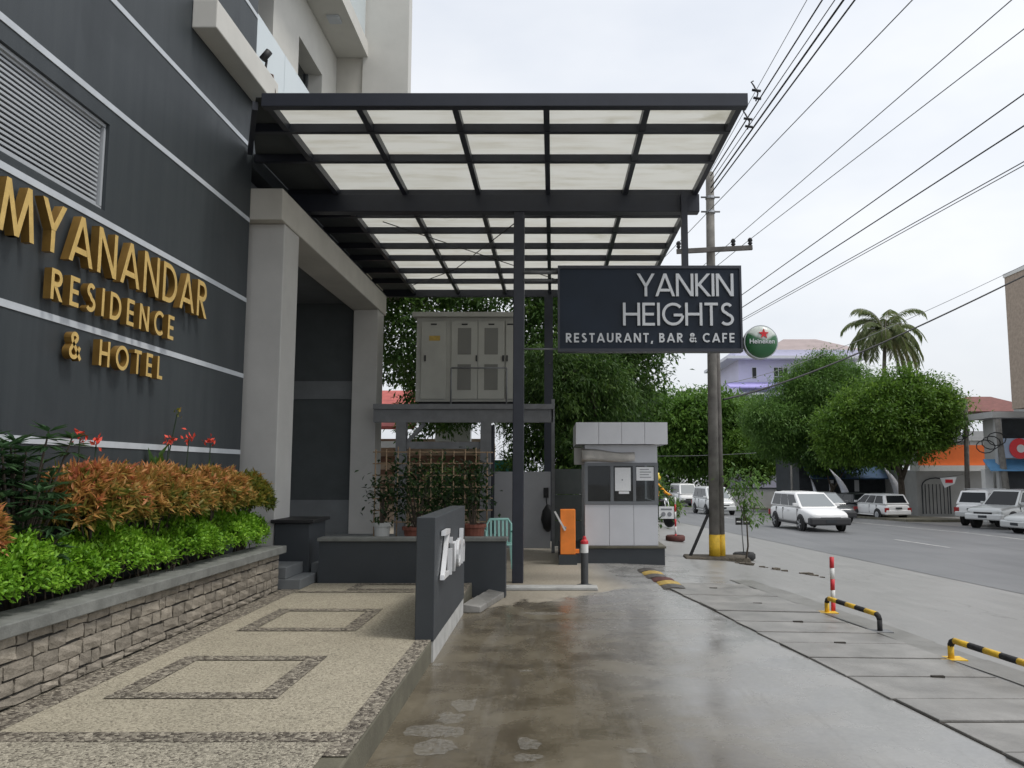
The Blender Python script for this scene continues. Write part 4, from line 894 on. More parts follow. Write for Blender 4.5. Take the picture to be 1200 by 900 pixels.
# plastic chair
ch = thing('plastic_chair', 'mint green plastic chair behind the low wall', 'chair', (-.85, 13.2, 0), R(8), local=True)
mb = MB(); mb.box(-.21, .21, -.2, .22, .41, .435); mb.build('seat', 'chair_mint', ch, bevel=.01)
for sx_ in (-1, 1):
    for sy_ in (-1, 1): MB().bar((sx_ * .19, sy_ * .19 + .01, .41), (sx_ * .23, sy_ * .24 + .01, 0), .045, .03).build('leg', 'chair_mint', ch)
    T('armrest', 'chair_mint', ch, [(sx_ * .22, -.19, .41), (sx_ * .24, -.17, .62), (sx_ * .24, .1, .63), (sx_ * .21, .22, .60)], .018, 6)
bk = MB(); bk.tube([(-.19, .2, .42), (-.2, .25, .72), (-.15, .27, .80), (.15, .27, .80), (.2, .25, .72), (.19, .2, .42)], .022, 6); bk.build('back_frame', 'chair_mint', ch, smooth=True)
for i in range(5): x = -.13 + i * .065; MB().bar((x, .205, .43), (x, .268, .79), .034, .014).build('back_slat', 'chair_mint', ch)

# ------------------------------------------------------------------ street furniture
hp = thing('speed_hump', 'black and yellow rubber speed hump lying beside the booth', 'speed hump', (1.6, 12.3, 0))
for i in range(6):
    y = 11.15 + i * .37; x = 1.66 - i * .03; m_ = 'hump_yellow' if i in (1, 4) else 'rubber_wet'
    prof = [(-.16, 0), (-.12, .016), (-.04, .03), (.04, .03), (.12, .016), (.16, 0)]
    MB().prism([(u, v) for u, v in prof], lambda u, v, d_: (x + u + (.01 if i % 3 else -.01), y + d_, v + .003), 0, .345).build('hump_block', 'rubber_red' if i == 2 else m_, hp, bevel=.004)
def barrier(label, p0, p1, h=.17):
    a = Vector((p0[0], p0[1], G(*p0))); c = Vector((p1[0], p1[1], G(*p1))); d_ = (c - a).normalized(); t = thing('parking_rail', label, 'rail', tuple(a), group='black and yellow wheel stop rails')
    u = Vector((0, 0, 1)); path = [a, a + u * (h - .05), a + u * (h - .015) + d_ * .02, a + u * h + d_ * .06, c + u * h - d_ * .06, c + u * (h - .015) - d_ * .02, c + u * (h - .05), c]
    ln = (path[4] - path[3]).length; n = max(3, round(ln / .19)); pts = [path[3].lerp(path[4], i / n) for i in range(n + 1)]
    T('rail_end', 'yellow', t, path[:2], .028); T('bend', 'rubber', t, path[1:4], .028)
    for i in range(n): T('band', 'yellow' if i % 2 == 0 else 'rubber', t, pts[i:i + 2], .028)
    T('bend', 'rubber', t, path[4:7], .028); T('rail_end', 'rubber', t, path[6:], .028)
    for q in (a, c): MB().box(q.x - .11, q.x + .11, q.y - .08, q.y + .08, q.z, q.z + .012).build('base_plate', 'yellow' if q is a else 'steel_grey', t)
barrier('black and yellow rail next to the red and white post', (3.21, 9.72), (3.38, 8.6)); barrier('black and yellow rail cut off by the right picture edge', (3.51, 7.36), (3.72, 6.1))
rp = thing('striped_post', 'thin red and white striped post at the end of the rail', 'post', (3.31, 9.80, G(3.31, 9.8)))
z = G(3.31, 9.8)
for i in range(5): T('band', 'red' if i % 2 == 0 else 'white_paint', rp, [(3.31, 9.80, z + i * .128), (3.313, 9.80, z + (i + 1) * .128)], .026, 12)
# utility pole
PX, PY_ = 3.12, 15.9; pz = G(PX, PY_)
up = thing('utility_pole', 'tall concrete utility pole with yellow painted foot by the driveway', 'pole', (PX, PY_, pz))
MB().tube([(PX, PY_, pz - .1), (PX + .03, PY_, 4), (PX + .06, PY_, 7.6)], [.105, .092, .08], 14).build('shaft', 'pole_concrete', up, smooth=True)
MB().tube([(PX + .15, PY_ + .04, pz - .1), (PX + .14, PY_ + .05, 3.3), (PX + .14, PY_ + .05, 5.2)], [.065, .06, .055], 12).build('side_shaft', 'pole_dark', up, smooth=True)
MB().tube([(PX, PY_, pz), (PX + .004, PY_, pz + .46)], [.111, .109], 16).build('painted_foot', 'yellow', up, smooth=True)
MB().tube([(PX + .15, PY_ + .04, pz), (PX + .149, PY_ + .04, pz + .46)], [.070, .068], 16).build('painted_foot', 'yellow', up, smooth=True)
ca, sa = CT, ST
def arm(u, z, v=0): return (PX + .05 + u * ca, PY_ - .16 + u * sa * 0 + v, z)
MB().bar(arm(-.72, 5.92), arm(.80, 6.0), .07, .09).build('crossarm', 'pole_dark', up)
INS = [(-.68, 5.97), (.42, 6.02), (.76, 6.04)]
for u, z in INS:
    ii = MB().lathe([(.012, 0), (.03, .02), (.05, .05), (.03, .07), (.05, .10), (.045, .13), (.02, .16)], 10, arm(u, z)).build('insulator', 'black', up, smooth=True)
for z in (6.75, 7.05): MB().lathe([(.10, z), (.10, z + .05)], 12, (PX + .055, PY_, 0)).build('clamp', 'rim', up); T('bolt', 'steel_grey', up, [(PX - .14, PY_ - .05, z + .02), (PX + .24, PY_ - .05, z + .02)], .018, 6)
MB().bar((PX - .50, PY_ - .02, pz), (PX - .12, PY_ - .05, pz + .85), .055).build('strut', 'rubber', up)
kb = thing('pole_plinth', 'cracked dark concrete plinth around the foot of the pole', 'plinth', (PX + .2, PY_, pz))
MB().hexa([(PX - .62, PY_ - .32, pz - .1), (PX + .65, PY_ - .36, pz - .1), (PX + .7, PY_ + .3, pz - .1), (PX - .6, PY_ + .25, pz - .1), (PX - .6, PY_ - .29, pz + .06), (PX + .6, PY_ - .33, pz + .04), (PX + .66, PY_ + .27, pz + .05), (PX - .57, PY_ + .22, pz + .07)]).build('body', 'gravel_dirt', kb, bevel=.02)
for i in range(16):
    a = random.uniform(-.2, 1.6); x, y = PX + .2 + a * .75, PY_ - .5 - a * .9 + random.uniform(-.12, .12); r = random.uniform(.02, .07); z = G(x, y)
    MB().hexa([(x + sx_ * r * random.uniform(.7, 1.3), y + sy_ * r * random.uniform(.7, 1.3), z + zz * r * .7 - .01) for zz in (0, 1) for sx_, sy_ in ((-1, -1), (1, -1), (1, 1), (-1, 1))]).build('rubble', 'gravel_dirt', kb)
# tyres with stakes
def tyre_base(t, x, y, m='rubber', r=.22, h=.14):
    z = G(x, y); pr = [(r * .5, .01), (r * .85, 0), (r, .03), (r, h - .03), (r * .85, h), (r * .5, h - .01), (r * .45, h * .5)]
    MB().lathe(pr, 20, (x, y, z)).build('tyre', m, t, smooth=True); return z
ty = thing('staked_tyre', 'old tyre with a thin stake and small black board beside the pole', 'tyre', (3.78, 16.3, G(3.78, 16.3)))
z = tyre_base(ty, 3.78, 16.3); T('stake', 'steel_grey', ty, [(3.78, 16.3, z), (3.74, 16.3, z + .8)], .012, 6)
for dx in (-.10, .06): bb = B('board', 'black', ty, 3.72 + dx, 3.72 + dx + .14, 16.27, 16.285, z + .68, z + .82); B('mark', 'paper', bb, 3.74 + dx, 3.82 + dx, 16.266, 16.2695, z + .73, z + .755)
ns = thing('stand_sign', 'white notice board on a striped stand behind the booth corner', 'sign', (3.0, 20.3, G(3, 20.3)))
z = tyre_base(ns, 3.02, 20.3, 'rubber_red', .24, .15); 
for i in range(6): T('pole_band', 'white_paint' if i % 2 else 'red', ns, [(3.03, 20.3, z + i * .18), (3.03, 20.3, z + (i + 1) * .18)], .022, 8)
nb = B('board', 'paper', ns, 2.62, 2.99, 20.27, 20.29, z + .55, z + .85)
for i, (a, c) in enumerate(((2.68, 2.78), (2.82, 2.94))): MB().lathe([(.030, -.004), (.055, -.004), (.055, .0), (.030, .0)], 14, ((a + c) / 2, 20.265, z + .66), 'Y').build('symbol', 'ink', nb)
B('text_line', 'ink', nb, 2.67, 2.94, 20.265, 20.269, z + .76, z + .80)
# sapling
tree('sapling', 'young sapling with pale leaves growing next to the pole', (3.62, 15.6), 1.15, .018, [(3.66, 15.6, 1.15, .24, .24, .34), (3.82, 15.6, .75, .24, .2, .22), (3.50, 15.6, 1.45, .18, .2, .26), (3.8, 15.6, 1.5, .2, .2, .2)], 50, 9, .13, .095, 'leaf_soft', droop=.6)

# ------------------------------------------------------------------ overhead cables
def cable(label, pts, r=.012, m='wire', group='overhead cables'):
    o = MB().tube(pts, r * .72, 5).build('overhead_cable', m, smooth=True); tag(o, label, 'cable', group)
def span(a, b_, k=1.7, sag=.0, n=14):
    a = Vector(a); b_ = Vector(b_); e = a + (b_ - a) * k
    return [a.lerp(e, i / n) - Vector((0, 0, sag * 4 * (i / n) * (1 - i / n))) for i in range(n + 1)]
far = [st2xy(5.5, 62)[0], st2xy(5.5, 62)[1], 6.6]
for (u, z), q, lb in zip(INS, ((3.69, 8.1, 6.43), (4.74, 8.21, 6.46), (5.01, 8.41, 6.29)), ('cable from the left insulator of the crossarm', 'cable from the middle insulator of the crossarm', 'cable from the right insulator of the crossarm')):
    p = arm(u, z + .13); cable(lb, span(p, q, 2.6), .009, 'wire_grey')
    cable(lb + ' running on behind the sign', [p, (p[0] - 3, p[1] + 22, p[2] - .5), (p[0] - 6, p[1] + 45, p[2] - .6)], .009, 'wire_grey')
cable('upper of the two dark cables right of the signboard', span((PX + .3, PY_, 4.83), (4.52, 7.65, 5.2), 2.2), .010)
cable('lower of the two dark cables right of the signboard', span((PX + .3, PY_, 4.60), (4.51, 7.68, 4.89), 2.2), .011)
cable('paired grey cable right of the signboard', span((PX + .3, PY_, 4.40), (4.51, 7.71, 4.55), 2.2), .008, 'wire_grey'); cable('thin grey cable beside the paired one right of the signboard', span((PX + .3, PY_, 4.36), (4.51, 7.71, 4.515), 2.2), .007, 'wire_grey')
ptop = (PX + .06, PY_ - .1, 7.45)
for i, (q, r) in enumerate((((3.81, 11.06, 8.23), .017), ((3.86, 10.71, 8.02), .011), ((3.89, 10.49, 7.88), .022), ((3.93, 10.22, 7.71), .018))):
    cable(('leftmost', 'second', 'third', 'rightmost')[i] + ' cable of the bundle above the canopy corner', span((ptop[0], ptop[1], 7.5 - .12 * i), q, 2.4), r)
cable('thin grey cable left of the bundle above the canopy corner', span((ptop[0], ptop[1], 7.6), (3.72, 11.2, 8.45), 2.4), .008, 'wire_grey')
for lb, c in (('upper cable spacer on the bundle above the canopy', (3.48, 13.24, 8.0)), ('lower cable spacer on the bundle above the canopy', (3.44, 13.7, 7.70))):
    c = Vector(c); t = thing('cable_spacer', lb, 'spacer', tuple(c), group='cable spacers')
    T('rod', 'wire', t, [c + Vector((-.05, 0, .14)), c + Vector((.02, 0, 0)), c + Vector((-.02, 0, -.14))], .014, 6); T('clip', 'wire', t, [c + Vector((-.08, 0, .06)), c + Vector((.07, 0, .04))], .022, 6); T('clip', 'wire', t, [c + Vector((-.06, 0, -.08)), c + Vector((.07, 0, -.10))], .022, 6); T('hook', 'wire', t, [c + Vector((-.05, 0, .14)), c + Vector((-.09, 0, .2)), c + Vector((-.05, 0, .22))], .012, 6)
def curve3(a, m_, b_, n=18): a, m_, b_ = Vector(a), Vector(m_), Vector(b_); c = m_ * 2 - (a + b_) / 2; return [a * (1 - t) ** 2 + c * 2 * t * (1 - t) + b_ * t * t for t in [i / n for i in range(n + 1)]]
cable('thick black cable crossing in front of the trees to the right edge', curve3((PX + .25, PY_ + .05, 2.99), (8.3, 20, 4.80), (15, 20.5, 8.0)), .030)
cable('thin cable above the thick black one on the right', curve3((PX + .25, PY_ + .05, 3.3), (8.2, 20, 5.06), (15, 20.5, 8.25)), .010, 'wire_grey')
cable('thin cable under the trees behind the pole', curve3((1.9, 26, 2.2), (3.5, 26, 2.05), (6.5, 26, 2.15)), .010, 'wire_grey')

# ------------------------------------------------------------------ trees
tree('broad_tree', 'big dark leafy tree behind the electrical cabinet and canopy', (.3, 23.5), 3.6, .24,
     [(-3.6, 23, 5.6, 1.7, 2, 2.3), (-1.4, 23.6, 6.2, 2.0, 2, 2.3), (.8, 23, 5.4, 1.7, 2, 2.2), (2.1, 22.6, 4.4, 1.2, 1.6, 1.5), (.3, 22.4, 3.6, 1.5, 1.4, 1.4), (-3.4, 24.5, 3.9, 1.3, 1.3, 1.2), (1.3, 24, 2.4, 1.3, 1.2, 1.3)], 1500, 34, .42, .16, 'leaf_dark')
tree('yard_tree', 'soft green drooping tree hanging above the guard booth', (.9, 20.4), 2.6, .13, [(.2, 20.2, 3.9, 1.0, 1, .9), (1.0, 20.4, 3.6, .9, .9, 1.0), (.3, 20.3, 2.3, .9, .7, .9), (-.6, 20.5, 2.9, .8, .8, 1.0)], 420, 34, .34, .13, 'leaf_dark', droop=.8, aspect=.3)
tree('broad_tree', 'leafy roadside tree directly behind the utility pole', (15.5, 73), 5.0, .32, [(10.9, 72, 6.0, 3.3, 3.2, 2.7), (14.6, 72, 5.8, 3.5, 3.2, 2.6), (17.8, 73, 5.0, 2.8, 3, 2.5), (12.9, 73, 4.0, 3.9, 3, 2.2), (7.8, 74, 6.2, 2.6, 3, 2.6)], 1000, 38, 1.0, .40, 'leaf_mid')
tree('broad_tree', 'tall feathery tree in front of the lavender house', (18.0, 58.5), 4.4, .28, [(15.9, 57, 4.9, 2.3, 2.5, 1.7), (19.4, 57, 7.5, 2.6, 2.5, 2.0), (17.9, 57, 7.2, 2.2, 2.2, 1.7), (15.6, 57, 4.5, 2.3, 2.4, 2.3), (18.7, 57, 4.7, 2.9, 2.4, 2.5), (21.3, 58, 7.5, 2.1, 2, 1.6)], 1600, 40, .62, .22, 'leaf_soft', aspect=.32)
tree('broad_tree', 'dense rounded tree beside the orange shopfront', (21.3, 50), 3.0, .24, [(19.0, 49, 4.7, 2.3, 2.4, 2.1), (21.5, 49, 5.6, 2.7, 2.4, 1.9), (23.3, 49.5, 5.0, 1.7, 2.0, 1.5), (20.6, 48.6, 3.8, 2.8, 2.2, 1.7), (17.6, 49.5, 3.9, 1.5, 1.8, 1.6), (22.2, 49.5, 3.9, 1.5, 1.6, 1.0)], 1600, 40, .55, .22, 'leaf_bright')
tree('broad_tree', 'small bright green tree between the pole and the feathery tree', (17.0, 70), 2.2, .16, [(15.8, 69, 2.6, 1.7, 1.7, 1.6), (17.8, 69, 2.5, 1.6, 1.7, 1.6), (16.9, 69, 3.6, 1.7, 1.6, 1.2)], 460, 36, .6, .27, 'leaf_bright')
tree('broad_tree', 'dark tree at the far end of the road behind the booth', (17.5, 104), 5.0, .4, [(11, 100, 6.0, 4.5, 4, 3.6), (16.5, 100, 6.6, 4.5, 4, 3.6), (22.0, 101, 5.6, 4, 4, 3.4), (13, 100, 2.4, 4.5, 3, 2.6), (19, 100, 2.2, 4, 3, 2.4)], 900, 34, 1.3, .5, 'leaf_mid')
tree('broad_tree', 'tree far right of the road end, half hidden by the feathery tree', (23.0, 80), 4.2, .3, [(20.8, 79, 4.6, 3.4, 3, 3.0), (25.0, 79, 4.6, 3.4, 3, 2.6), (18.4, 81, 3.6, 2.4, 3, 2.4)], 700, 34, 1.0, .36, 'leaf_dark')
tree('broad_tree', 'dark shade tree with thin trunk left of the feather flags', (19.0, 55.5), 2.2, .14, [(18.4, 55.5, 2.4, 1.3, 1.2, 1.0), (20.4, 55.5, 2.6, 1.3, 1.2, .9)], 260, 34, .5, .22, 'leaf_dark')
t = thing('roadside_shrubbery', 'pale green shrubbery at the roadside behind the guard booth', 'shrubs', (4.2, 32, G(4.2, 32)))
crown('foliage', [(3.7, 32, .3, .6, .6, .8), (4.5, 32.3, .1, .5, .5, .6), (3.4, 33, .9, .6, .5, .7)], 140, 30, .25, .12, 'leaf_bright', t)
t = thing('gate_shrubbery', 'dark green shrubs filling the yard behind the metal gate', 'shrubs', (-.6, 20, 0))
crown('foliage', [(-1.0, 20, 1.0, 1.0, .8, 1.0), (.4, 20, 1.2, .9, .8, 1.2), (-2.6, 19.6, .8, 1.0, .7, .9), (1.6, 20.4, 1.2, .9, .8, 1.4)], 240, 34, .35, .14, 'leaf_dark', t)
# palm
pm = thing('coconut_palm', 'tall coconut palm rising behind the roadside trees', 'palm', (31, 75, G(31, 75)))
pc = Vector((31.1, 75, 14.2))
T('trunk', 'bark_pale', pm, [(31.2, 75, G(31, 75)), (30.9, 75, 5), (30.8, 75, 10), pc], [.28, .22, .18, .16], 10)
for i in range(34):
    a = i * 2.399; el = random.uniform(-.45, 1.35); ln = random.uniform(3.4, 4.4); pts = []; d_ = Vector((math.cos(a) * math.cos(el), math.sin(a) * math.cos(el), math.sin(el))); p = pc.copy()
    P, D, U = [], [], []
    for k in range(15):
        pts.append(p.copy()); p = p + d_ * ln / 14; d_ = (d_ + Vector((0, 0, -.105 - .02 * k * .4))).normalized()
        if k > 1:
            sd_ = d_.cross(Vector((0, 0, 1)));
            if sd_.length < .1: sd_ = Vector((1, 0, 0))
            sd_.normalize()
            for s_ in (-1, 1):
                for q in range(4): P.append(tuple(p - d_ * ln / 14 * q / 4)); D.append(tuple(sd_ * s_ * .8 + d_ * .55 + Vector((0, 0, -.55 + random.uniform(-.15, .1))))); U.append((0, 0, 1))
    fr = MB().tube(pts, [.05 * (1 - k / 16) for k in range(15)], 5).build('frond', 'bark_pale', pm, smooth=True)
    n = len(P); leaves('leaflets', np.array(P), np.array(D), np.array(U) + rdir(n) * .15, rng.uniform(.75, 1.15, n), .10, 'leaf_palm', fr, rng.normal(.72 if el < .05 else .4, .18, n))

# ------------------------------------------------------------------ buildings across the street
def hip(mb, x0, x1, y0, y1, z, h, inset):
    a = [(x0, y0, z), (x1, y0, z), (x1, y1, z), (x0, y1, z)]; ym = (y0 + y1) / 2; r = [(x0 + inset, ym, z + h), (x1 - inset, ym, z + h)]
    mb.face([a[0], a[1], r[1], r[0]]).face([a[1], a[2], r[1]]).face([a[2], a[3], r[0], r[1]]).face([a[3], a[0], r[0]]); mb.face(a[::-1]); return mb
def window(p, x0, x1, y, z0, z1, nx=2, nz=2, fm='lav_white', gm='car_glass', fw=.06):
    w_ = B('window', gm, p, x0, x1, y - .02, y - .005, z0, z1)
    for i in range(nx + 1): x = x0 + (x1 - x0) * i / nx; B('window_bar', fm, w_, x - fw / 2, x + fw / 2, y - .05, y - .022, z0, z1)
    for i in range(nz + 1): z = z0 + (z1 - z0) * i / nz; B('window_bar', fm, w_, x0 - fw / 2, x1 + fw / 2, y - .055, y - .051, z - fw / 2, z + fw / 2)
lh = thing('lavender_house', 'tall lavender house with pinkish hipped roof above the trees', 'building', (25, 90, -1.6))
B('wall', 'lavender', lh, 19.6, 32, 85, 96, -2, 13.2); B('eave', 'lav_white', lh, 18.2, 33, 83.8, 97, 13.2, 13.5)
B('parapet', 'lavender', lh, 19.2, 33, 84.4, 97, 13.5, 14.2); hip(MB(), 22.6, 33.5, 85.2, 97, 14.2, 2.2, 3.6).build('roof', 'roof_pink', lh)
window(lh, 23.3, 24.8, 85, 10.4, 12.4, 3, 2); window(lh, 21.0, 21.5, 85, 11.2, 12.4, 1, 1)
for z in (6.6, 3.4): window(lh, 23.3, 24.8, 85, z, z + 1.7, 3, 2)
B('balcony_slab', 'lav_white', lh, 17.9, 24.5, 82.6, 84.9, 9.3, 9.5); MB().hexa([(18.2, 83, 10.0), (24.5, 83, 10.0), (24.5, 84.9, 10.6), (18.2, 84.9, 10.6), (18.2, 83, 10.15), (24.5, 83, 10.15), (24.5, 84.9, 10.8), (18.2, 84.9, 10.8)]).build('balcony_roof', 'lavender_deep', lh)
for x in (18.3, 20.2, 22.2): B('balcony_post', 'lav_white', lh, x - .12, x + .12, 82.7, 82.9, 7.0, 9.3)
B('balcony_wall', 'lavender_deep', lh, 21.6, 24.3, 82.64, 82.75, 8.2, 9.28)
B('lower_wall', 'lav_white', lh, 18.4, 19.58, 85.5, 96, -2, 9.28)
tb = thing('tall_tile_building', 'tall tan tiled building at the right picture edge', 'building', (27, 45, -1.1))
B('wall', 'tile_tan', tb, 23.85, 34, 31, 42, 4.75, 11.7); B('coping', 'shop_white', tb, 23.8, 34, 30.9, 42.05, 11.7, 11.9); B('upper_floor', 'shop_grey', tb, 26.2, 34, 42.1, 46, 4.75, 8)
B('ground_floor', 'shop_grey', tb, 24.4, 34, 44.6, 46, -1.3, 4.4); B('floor_beam', 'shop_grey', tb, 23.6, 34, 43.5, 46, 4.41, 4.74)
B('upper_glass', 'shop_dark', tb, 24.3, 26.5, 44.5, 44.59, 2.6, 4.38); B('shop_opening', 'shop_dark', tb, 24.42, 28, 44.5, 44.59, -1.2, 1.6)
for x in (23.9,): B('pillar', 'shop_white', tb, x - .22, x + .22, 44.7, 45.1, -1.3, 1.65)
B('pillar', 'shop_grey', tb, 23.95, 24.25, 43.8, 44.1, -1.3, 4.4)
MB().hexa([(23.2, 43.2, 1.55), (27, 42.6, 1.55), (27, 44.48, 2.1), (23.5, 44.48, 2.1), (23.2, 43.2, 1.62), (27, 42.6, 1.62), (27, 44.48, 2.2), (23.5, 44.48, 2.2)]).build('awning', 'awning_blue', tb)
sp_ = B('sign_panel', 'panel_blue', tb, 24.0, 27, 43.6, 43.7, 2.25, 3.3); MB().lathe([(.0, -.03), (.55, -.03), (.55, 0), (.0, 0)], 20, (25.0, 43.57, 2.75), 'Y').build('sign_disc', 'star_red', sp_); MB().lathe([(.0, -.02), (.22, -.02), (.22, 0), (.0, 0)], 16, (25.05, 43.53, 2.75), 'Y').build('sign_dot', 'shop_white', sp_)
mr_ = thing('maroon_roof_house', 'house with maroon hipped roof behind the orange shop', 'building', (33, 63, -1.2))
hip(MB(), 29.9, 37, 60, 67, 5.95, 1.4, 2.6).build('roof', 'roof_maroon', mr_); B('wall', 'shop_grey', mr_, 31.2, 36.5, 60.8, 66, -1.3, 4.3)
for x in (30.8, 32.2, 33.6): T('post', 'shop_white', mr_, [(x, 60.6, 4.3), (x, 60.6, 5.94)], .06, 6)
B('railing', 'shop_grey', mr_, 30.6, 36, 60.5, 60.6, 4.0, 4.5); B('floor', 'shop_grey', mr_, 30.6, 36.5, 60.5, 66, 3.8, 3.99)
os_ = thing('orange_shop', 'low grey shop with wide orange fascia behind the rounded tree', 'shop', (25.5, 54, -1.2))
B('wall', 'shop_grey', os_, 23.6, 28.2, 53, 58, -1.4, 1.6); B('canopy_band', 'shop_white', os_, 23.2, 28.5, 51.6, 53, 1.55, 1.9); B('fascia', 'shop_orange', os_, 23.4, 28.3, 52.0, 52.2, 1.905, 3.2); B('roof', 'shop_grey', os_, 23.6, 28.2, 52.25, 58, 1.91, 3.0)
mb = MB().tube([(23.9 + .0, 52.9, -1.2), (23.9, 52.9, .6)] + [(24.8 + .9 * math.cos(a), 52.9, .6 + .5 * math.sin(a)) for a in np.linspace(math.pi, 0, 9)] + [(25.7, 52.9, -1.2)], .04, 5); mb.build('arched_gate', 'shop_dark', os_)
for i in range(7): T('gate_bar', 'shop_dark', os_, [(24.1 + i * .24, 52.9, -1.2), (24.1 + i * .24, 52.9, .7)], .025, 5)
ds = thing('dark_shop', 'shaded shop with navy awning behind the parked white wagon', 'shop', (20, 58, -1.3))
B('wall', 'shop_dark', ds, 17.5, 24.5, 58, 64, -1.5, 2.6); MB().hexa([(17.8, 56, 1.0), (23.5, 56, 1.0), (23.5, 58, 1.8), (17.8, 58, 1.8), (17.8, 56, 1.08), (23.5, 56, 1.08), (23.5, 58, 1.9), (17.8, 58, 1.9)]).build('awning', 'navy_cloth', ds)
B('counter', 'navy_cloth', ds, 18.4, 22.8, 57.0, 57.6, -1.3, -.1); B('upper_wall', 'brown', ds, 17.6, 24.4, 57.8, 57.99, 2.0, 3.0)
for x in (19.6, 21.4): B('poster', 'paper', ds, x, x + .3, 57.9, 57.98, .1, .9)
rh = thing('red_roof_stall', 'small stall with red roof among the tree trunks', 'stall', (20, 63, -1.4))
MB().hexa([(19.6, 61, 1.2), (22, 61, 1.2), (22, 64, 2.3), (19.6, 64, 2.3), (19.6, 61, 1.28), (22, 61, 1.28), (22, 64, 2.4), (19.6, 64, 2.4)]).build('roof', 'roof_red', rh); B('wall', 'house_white', rh, 19.7, 21.9, 62, 64, -1.7, 1.2)
fw_ = thing('roadside_wall', 'long grey roadside wall under the far trees', 'wall', (15, 66, -1.6)); B('body', 'shop_grey', fw_, 12.5, 19, 66, 66.3, -2.2, .1); B('coping', 'shop_dark', fw_, 12.4, 19.1, 65.95, 66.35, .1, .2)
# yard house behind the trellis
yh = thing('yard_house', 'small house with red tiled roof behind the bamboo trellis', 'building', (-4.5, 27, 0))
B('wall', 'house_tan', yh, -6.6, -2.2, 26, 31, -.1, 2.6); MB().hexa([(-7, 25, 2.85), (-4.3, 25, 2.85), (-4.3, 28.5, 4.3), (-7, 28.5, 4.3), (-7, 25, 2.95), (-4.3, 25, 2.95), (-4.3, 28.5, 4.4), (-7, 28.5, 4.4)]).build('roof', 'roof_red', yh)
B('eave', 'house_white', yh, -6.8, -4.6, 25.3, 25.7, 2.3, 2.5); B('wall', 'house_white', yh, -3.7, -2.6, 25.5, 25.9, 2.5, 3.25)
for i in range(4): B('louvre', 'brown', yh, -5.6, -4.4, 25.9, 25.99, .6 + i * .42, .78 + i * .42)
B('fence_board', 'brown', yh, -4.3, -2.3, 25.0, 25.05, 1.2, 2.05); B('water_tank', 'teal', yh, -1.9, -1.1, 24.2, 25.0, 1.2, 1.9)
# far utility poles, flags, banner
for lb, a, c, r in (('straight utility pole in front of the orange shop', (24.3, 48), (24.5, 48, 5.7), .16), ('leaning concrete pole in front of the blue awning', (24.15, 43.3), (23.75, 43.3, 4.3), .19), ('thin pale pole left of the feather flags', (15.2, 52), (15.2, 52, 1.9), .07)):
    z = G(*a); o = thing('far_pole', lb, 'pole', (a[0], a[1], z)); T('shaft', 'pole_concrete', o, [(a[0], a[1], z - .1), c], [r, r * .75], 10)
    if r > .1:
        for k in range(3): T('coil', 'wire', o, [(c[0] - .2 + .5 * math.cos(q) - .3 * k, a[1] - .2, c[2] * .5 + 1.1 + .35 * math.sin(q) - .2 * k) for q in np.linspace(0, 6.28, 12)], .03, 5)
def flag(label, x, y, lean, h, wd):
    z = G(x, y); t = thing('feather_flag', label, 'flag', (x, y, z), group='feather flags')
    T('pole', 'wire_grey', t, [(x, y, z), (x, y, z + .5)] + [(x + lean * (.15 * f + .85 * f * f), y, z + .5 + (h - .5) * f) for f in (.25, .5, .75, 1)], .018, 6); mb = MB(); n = 9
    for i in range(n + 1):
        f = i / n; zz = z + .5 + (h - .5) * f; xx = x + lean * (.15 * f + .85 * f * f); w_ = wd * .42 * (1 - f ** 4) * (.8 + .2 * f); mb.v += [(xx, y - .01, zz), (xx + w_, y - .02 - .05 * math.sin(f * 5), zz - .10 * f)]
    for i in range(n): mb.f.append((2 * i, 2 * i + 1, 2 * i + 3, 2 * i + 2))
    o = mb.build('cloth', 'flag_cloth', t, smooth=True); s = o.modifiers.new('solid', 'SOLIDIFY'); s.thickness = .008
flag('feather flag leaning left, left of the parked white wagon', 18.7, 52.5, -.95, 3.1, 1.3); flag('feather flag right of it, behind the roof of the white wagon', 22.0, 52.5, -.8, 3.3, 1.5); flag('pale feather flag farthest left by the red roofed stall', 17.6, 55, -.3, 2.6, .6)
bn = thing('small_banner', 'small white banner with red print hanging by the orange shop', 'banner', (23.3, 48.5, .5)); MB().hexa([(23.0, 48.5, 1.15), (23.25, 48.5, .55), (23.25, 48.52, .55), (23.0, 48.52, 1.15), (24.0, 48.5, 1.2), (23.85, 48.5, .8), (23.85, 48.52, .8), (24.0, 48.52, 1.2)]).build('cloth', 'paper', bn); B('print', 'star_red', bn, 23.3, 23.75, 48.48, 48.495, .85, 1.05); T('cord', 'wire', bn, [(23.0, 48.51, 1.15), (24.3, 48.3, 1.35)], .01, 5)

# ------------------------------------------------------------------ vehicles (local: forward +x, ground z=0)
def wheel(p, x, y, r, wd, side):
    ty = MB().lathe([(r * .62, -wd / 2), (r * .9, -wd / 2), (r, -wd * .35), (r, wd * .35), (r * .9, wd / 2), (r * .62, wd / 2)], 22, (x, y, r), 'Y').build('wheel', 'tyre', p, smooth=False)
    rm = MB().lathe([(r * .62, -.01), (r * .62, .012), (r * .5, .02), (r * .2, .016), (r * .12, .03)], 18, (x, y + side * (wd / 2 - .012), r), 'Y')
    rm.build('rim', 'rim', ty)
    for k in range(5):
        a = k * 2 * math.pi / 5; MB().bar((x + .12 * r * math.cos(a), y + side * (wd / 2 + .012), r + .12 * r * math.sin(a)), (x + .56 * r * math.cos(a), y + side * (wd / 2 + .012), r + .56 * r * math.sin(a)), .05, .02, up=(0, 1, 0)).build('spoke', 'rim', ty)
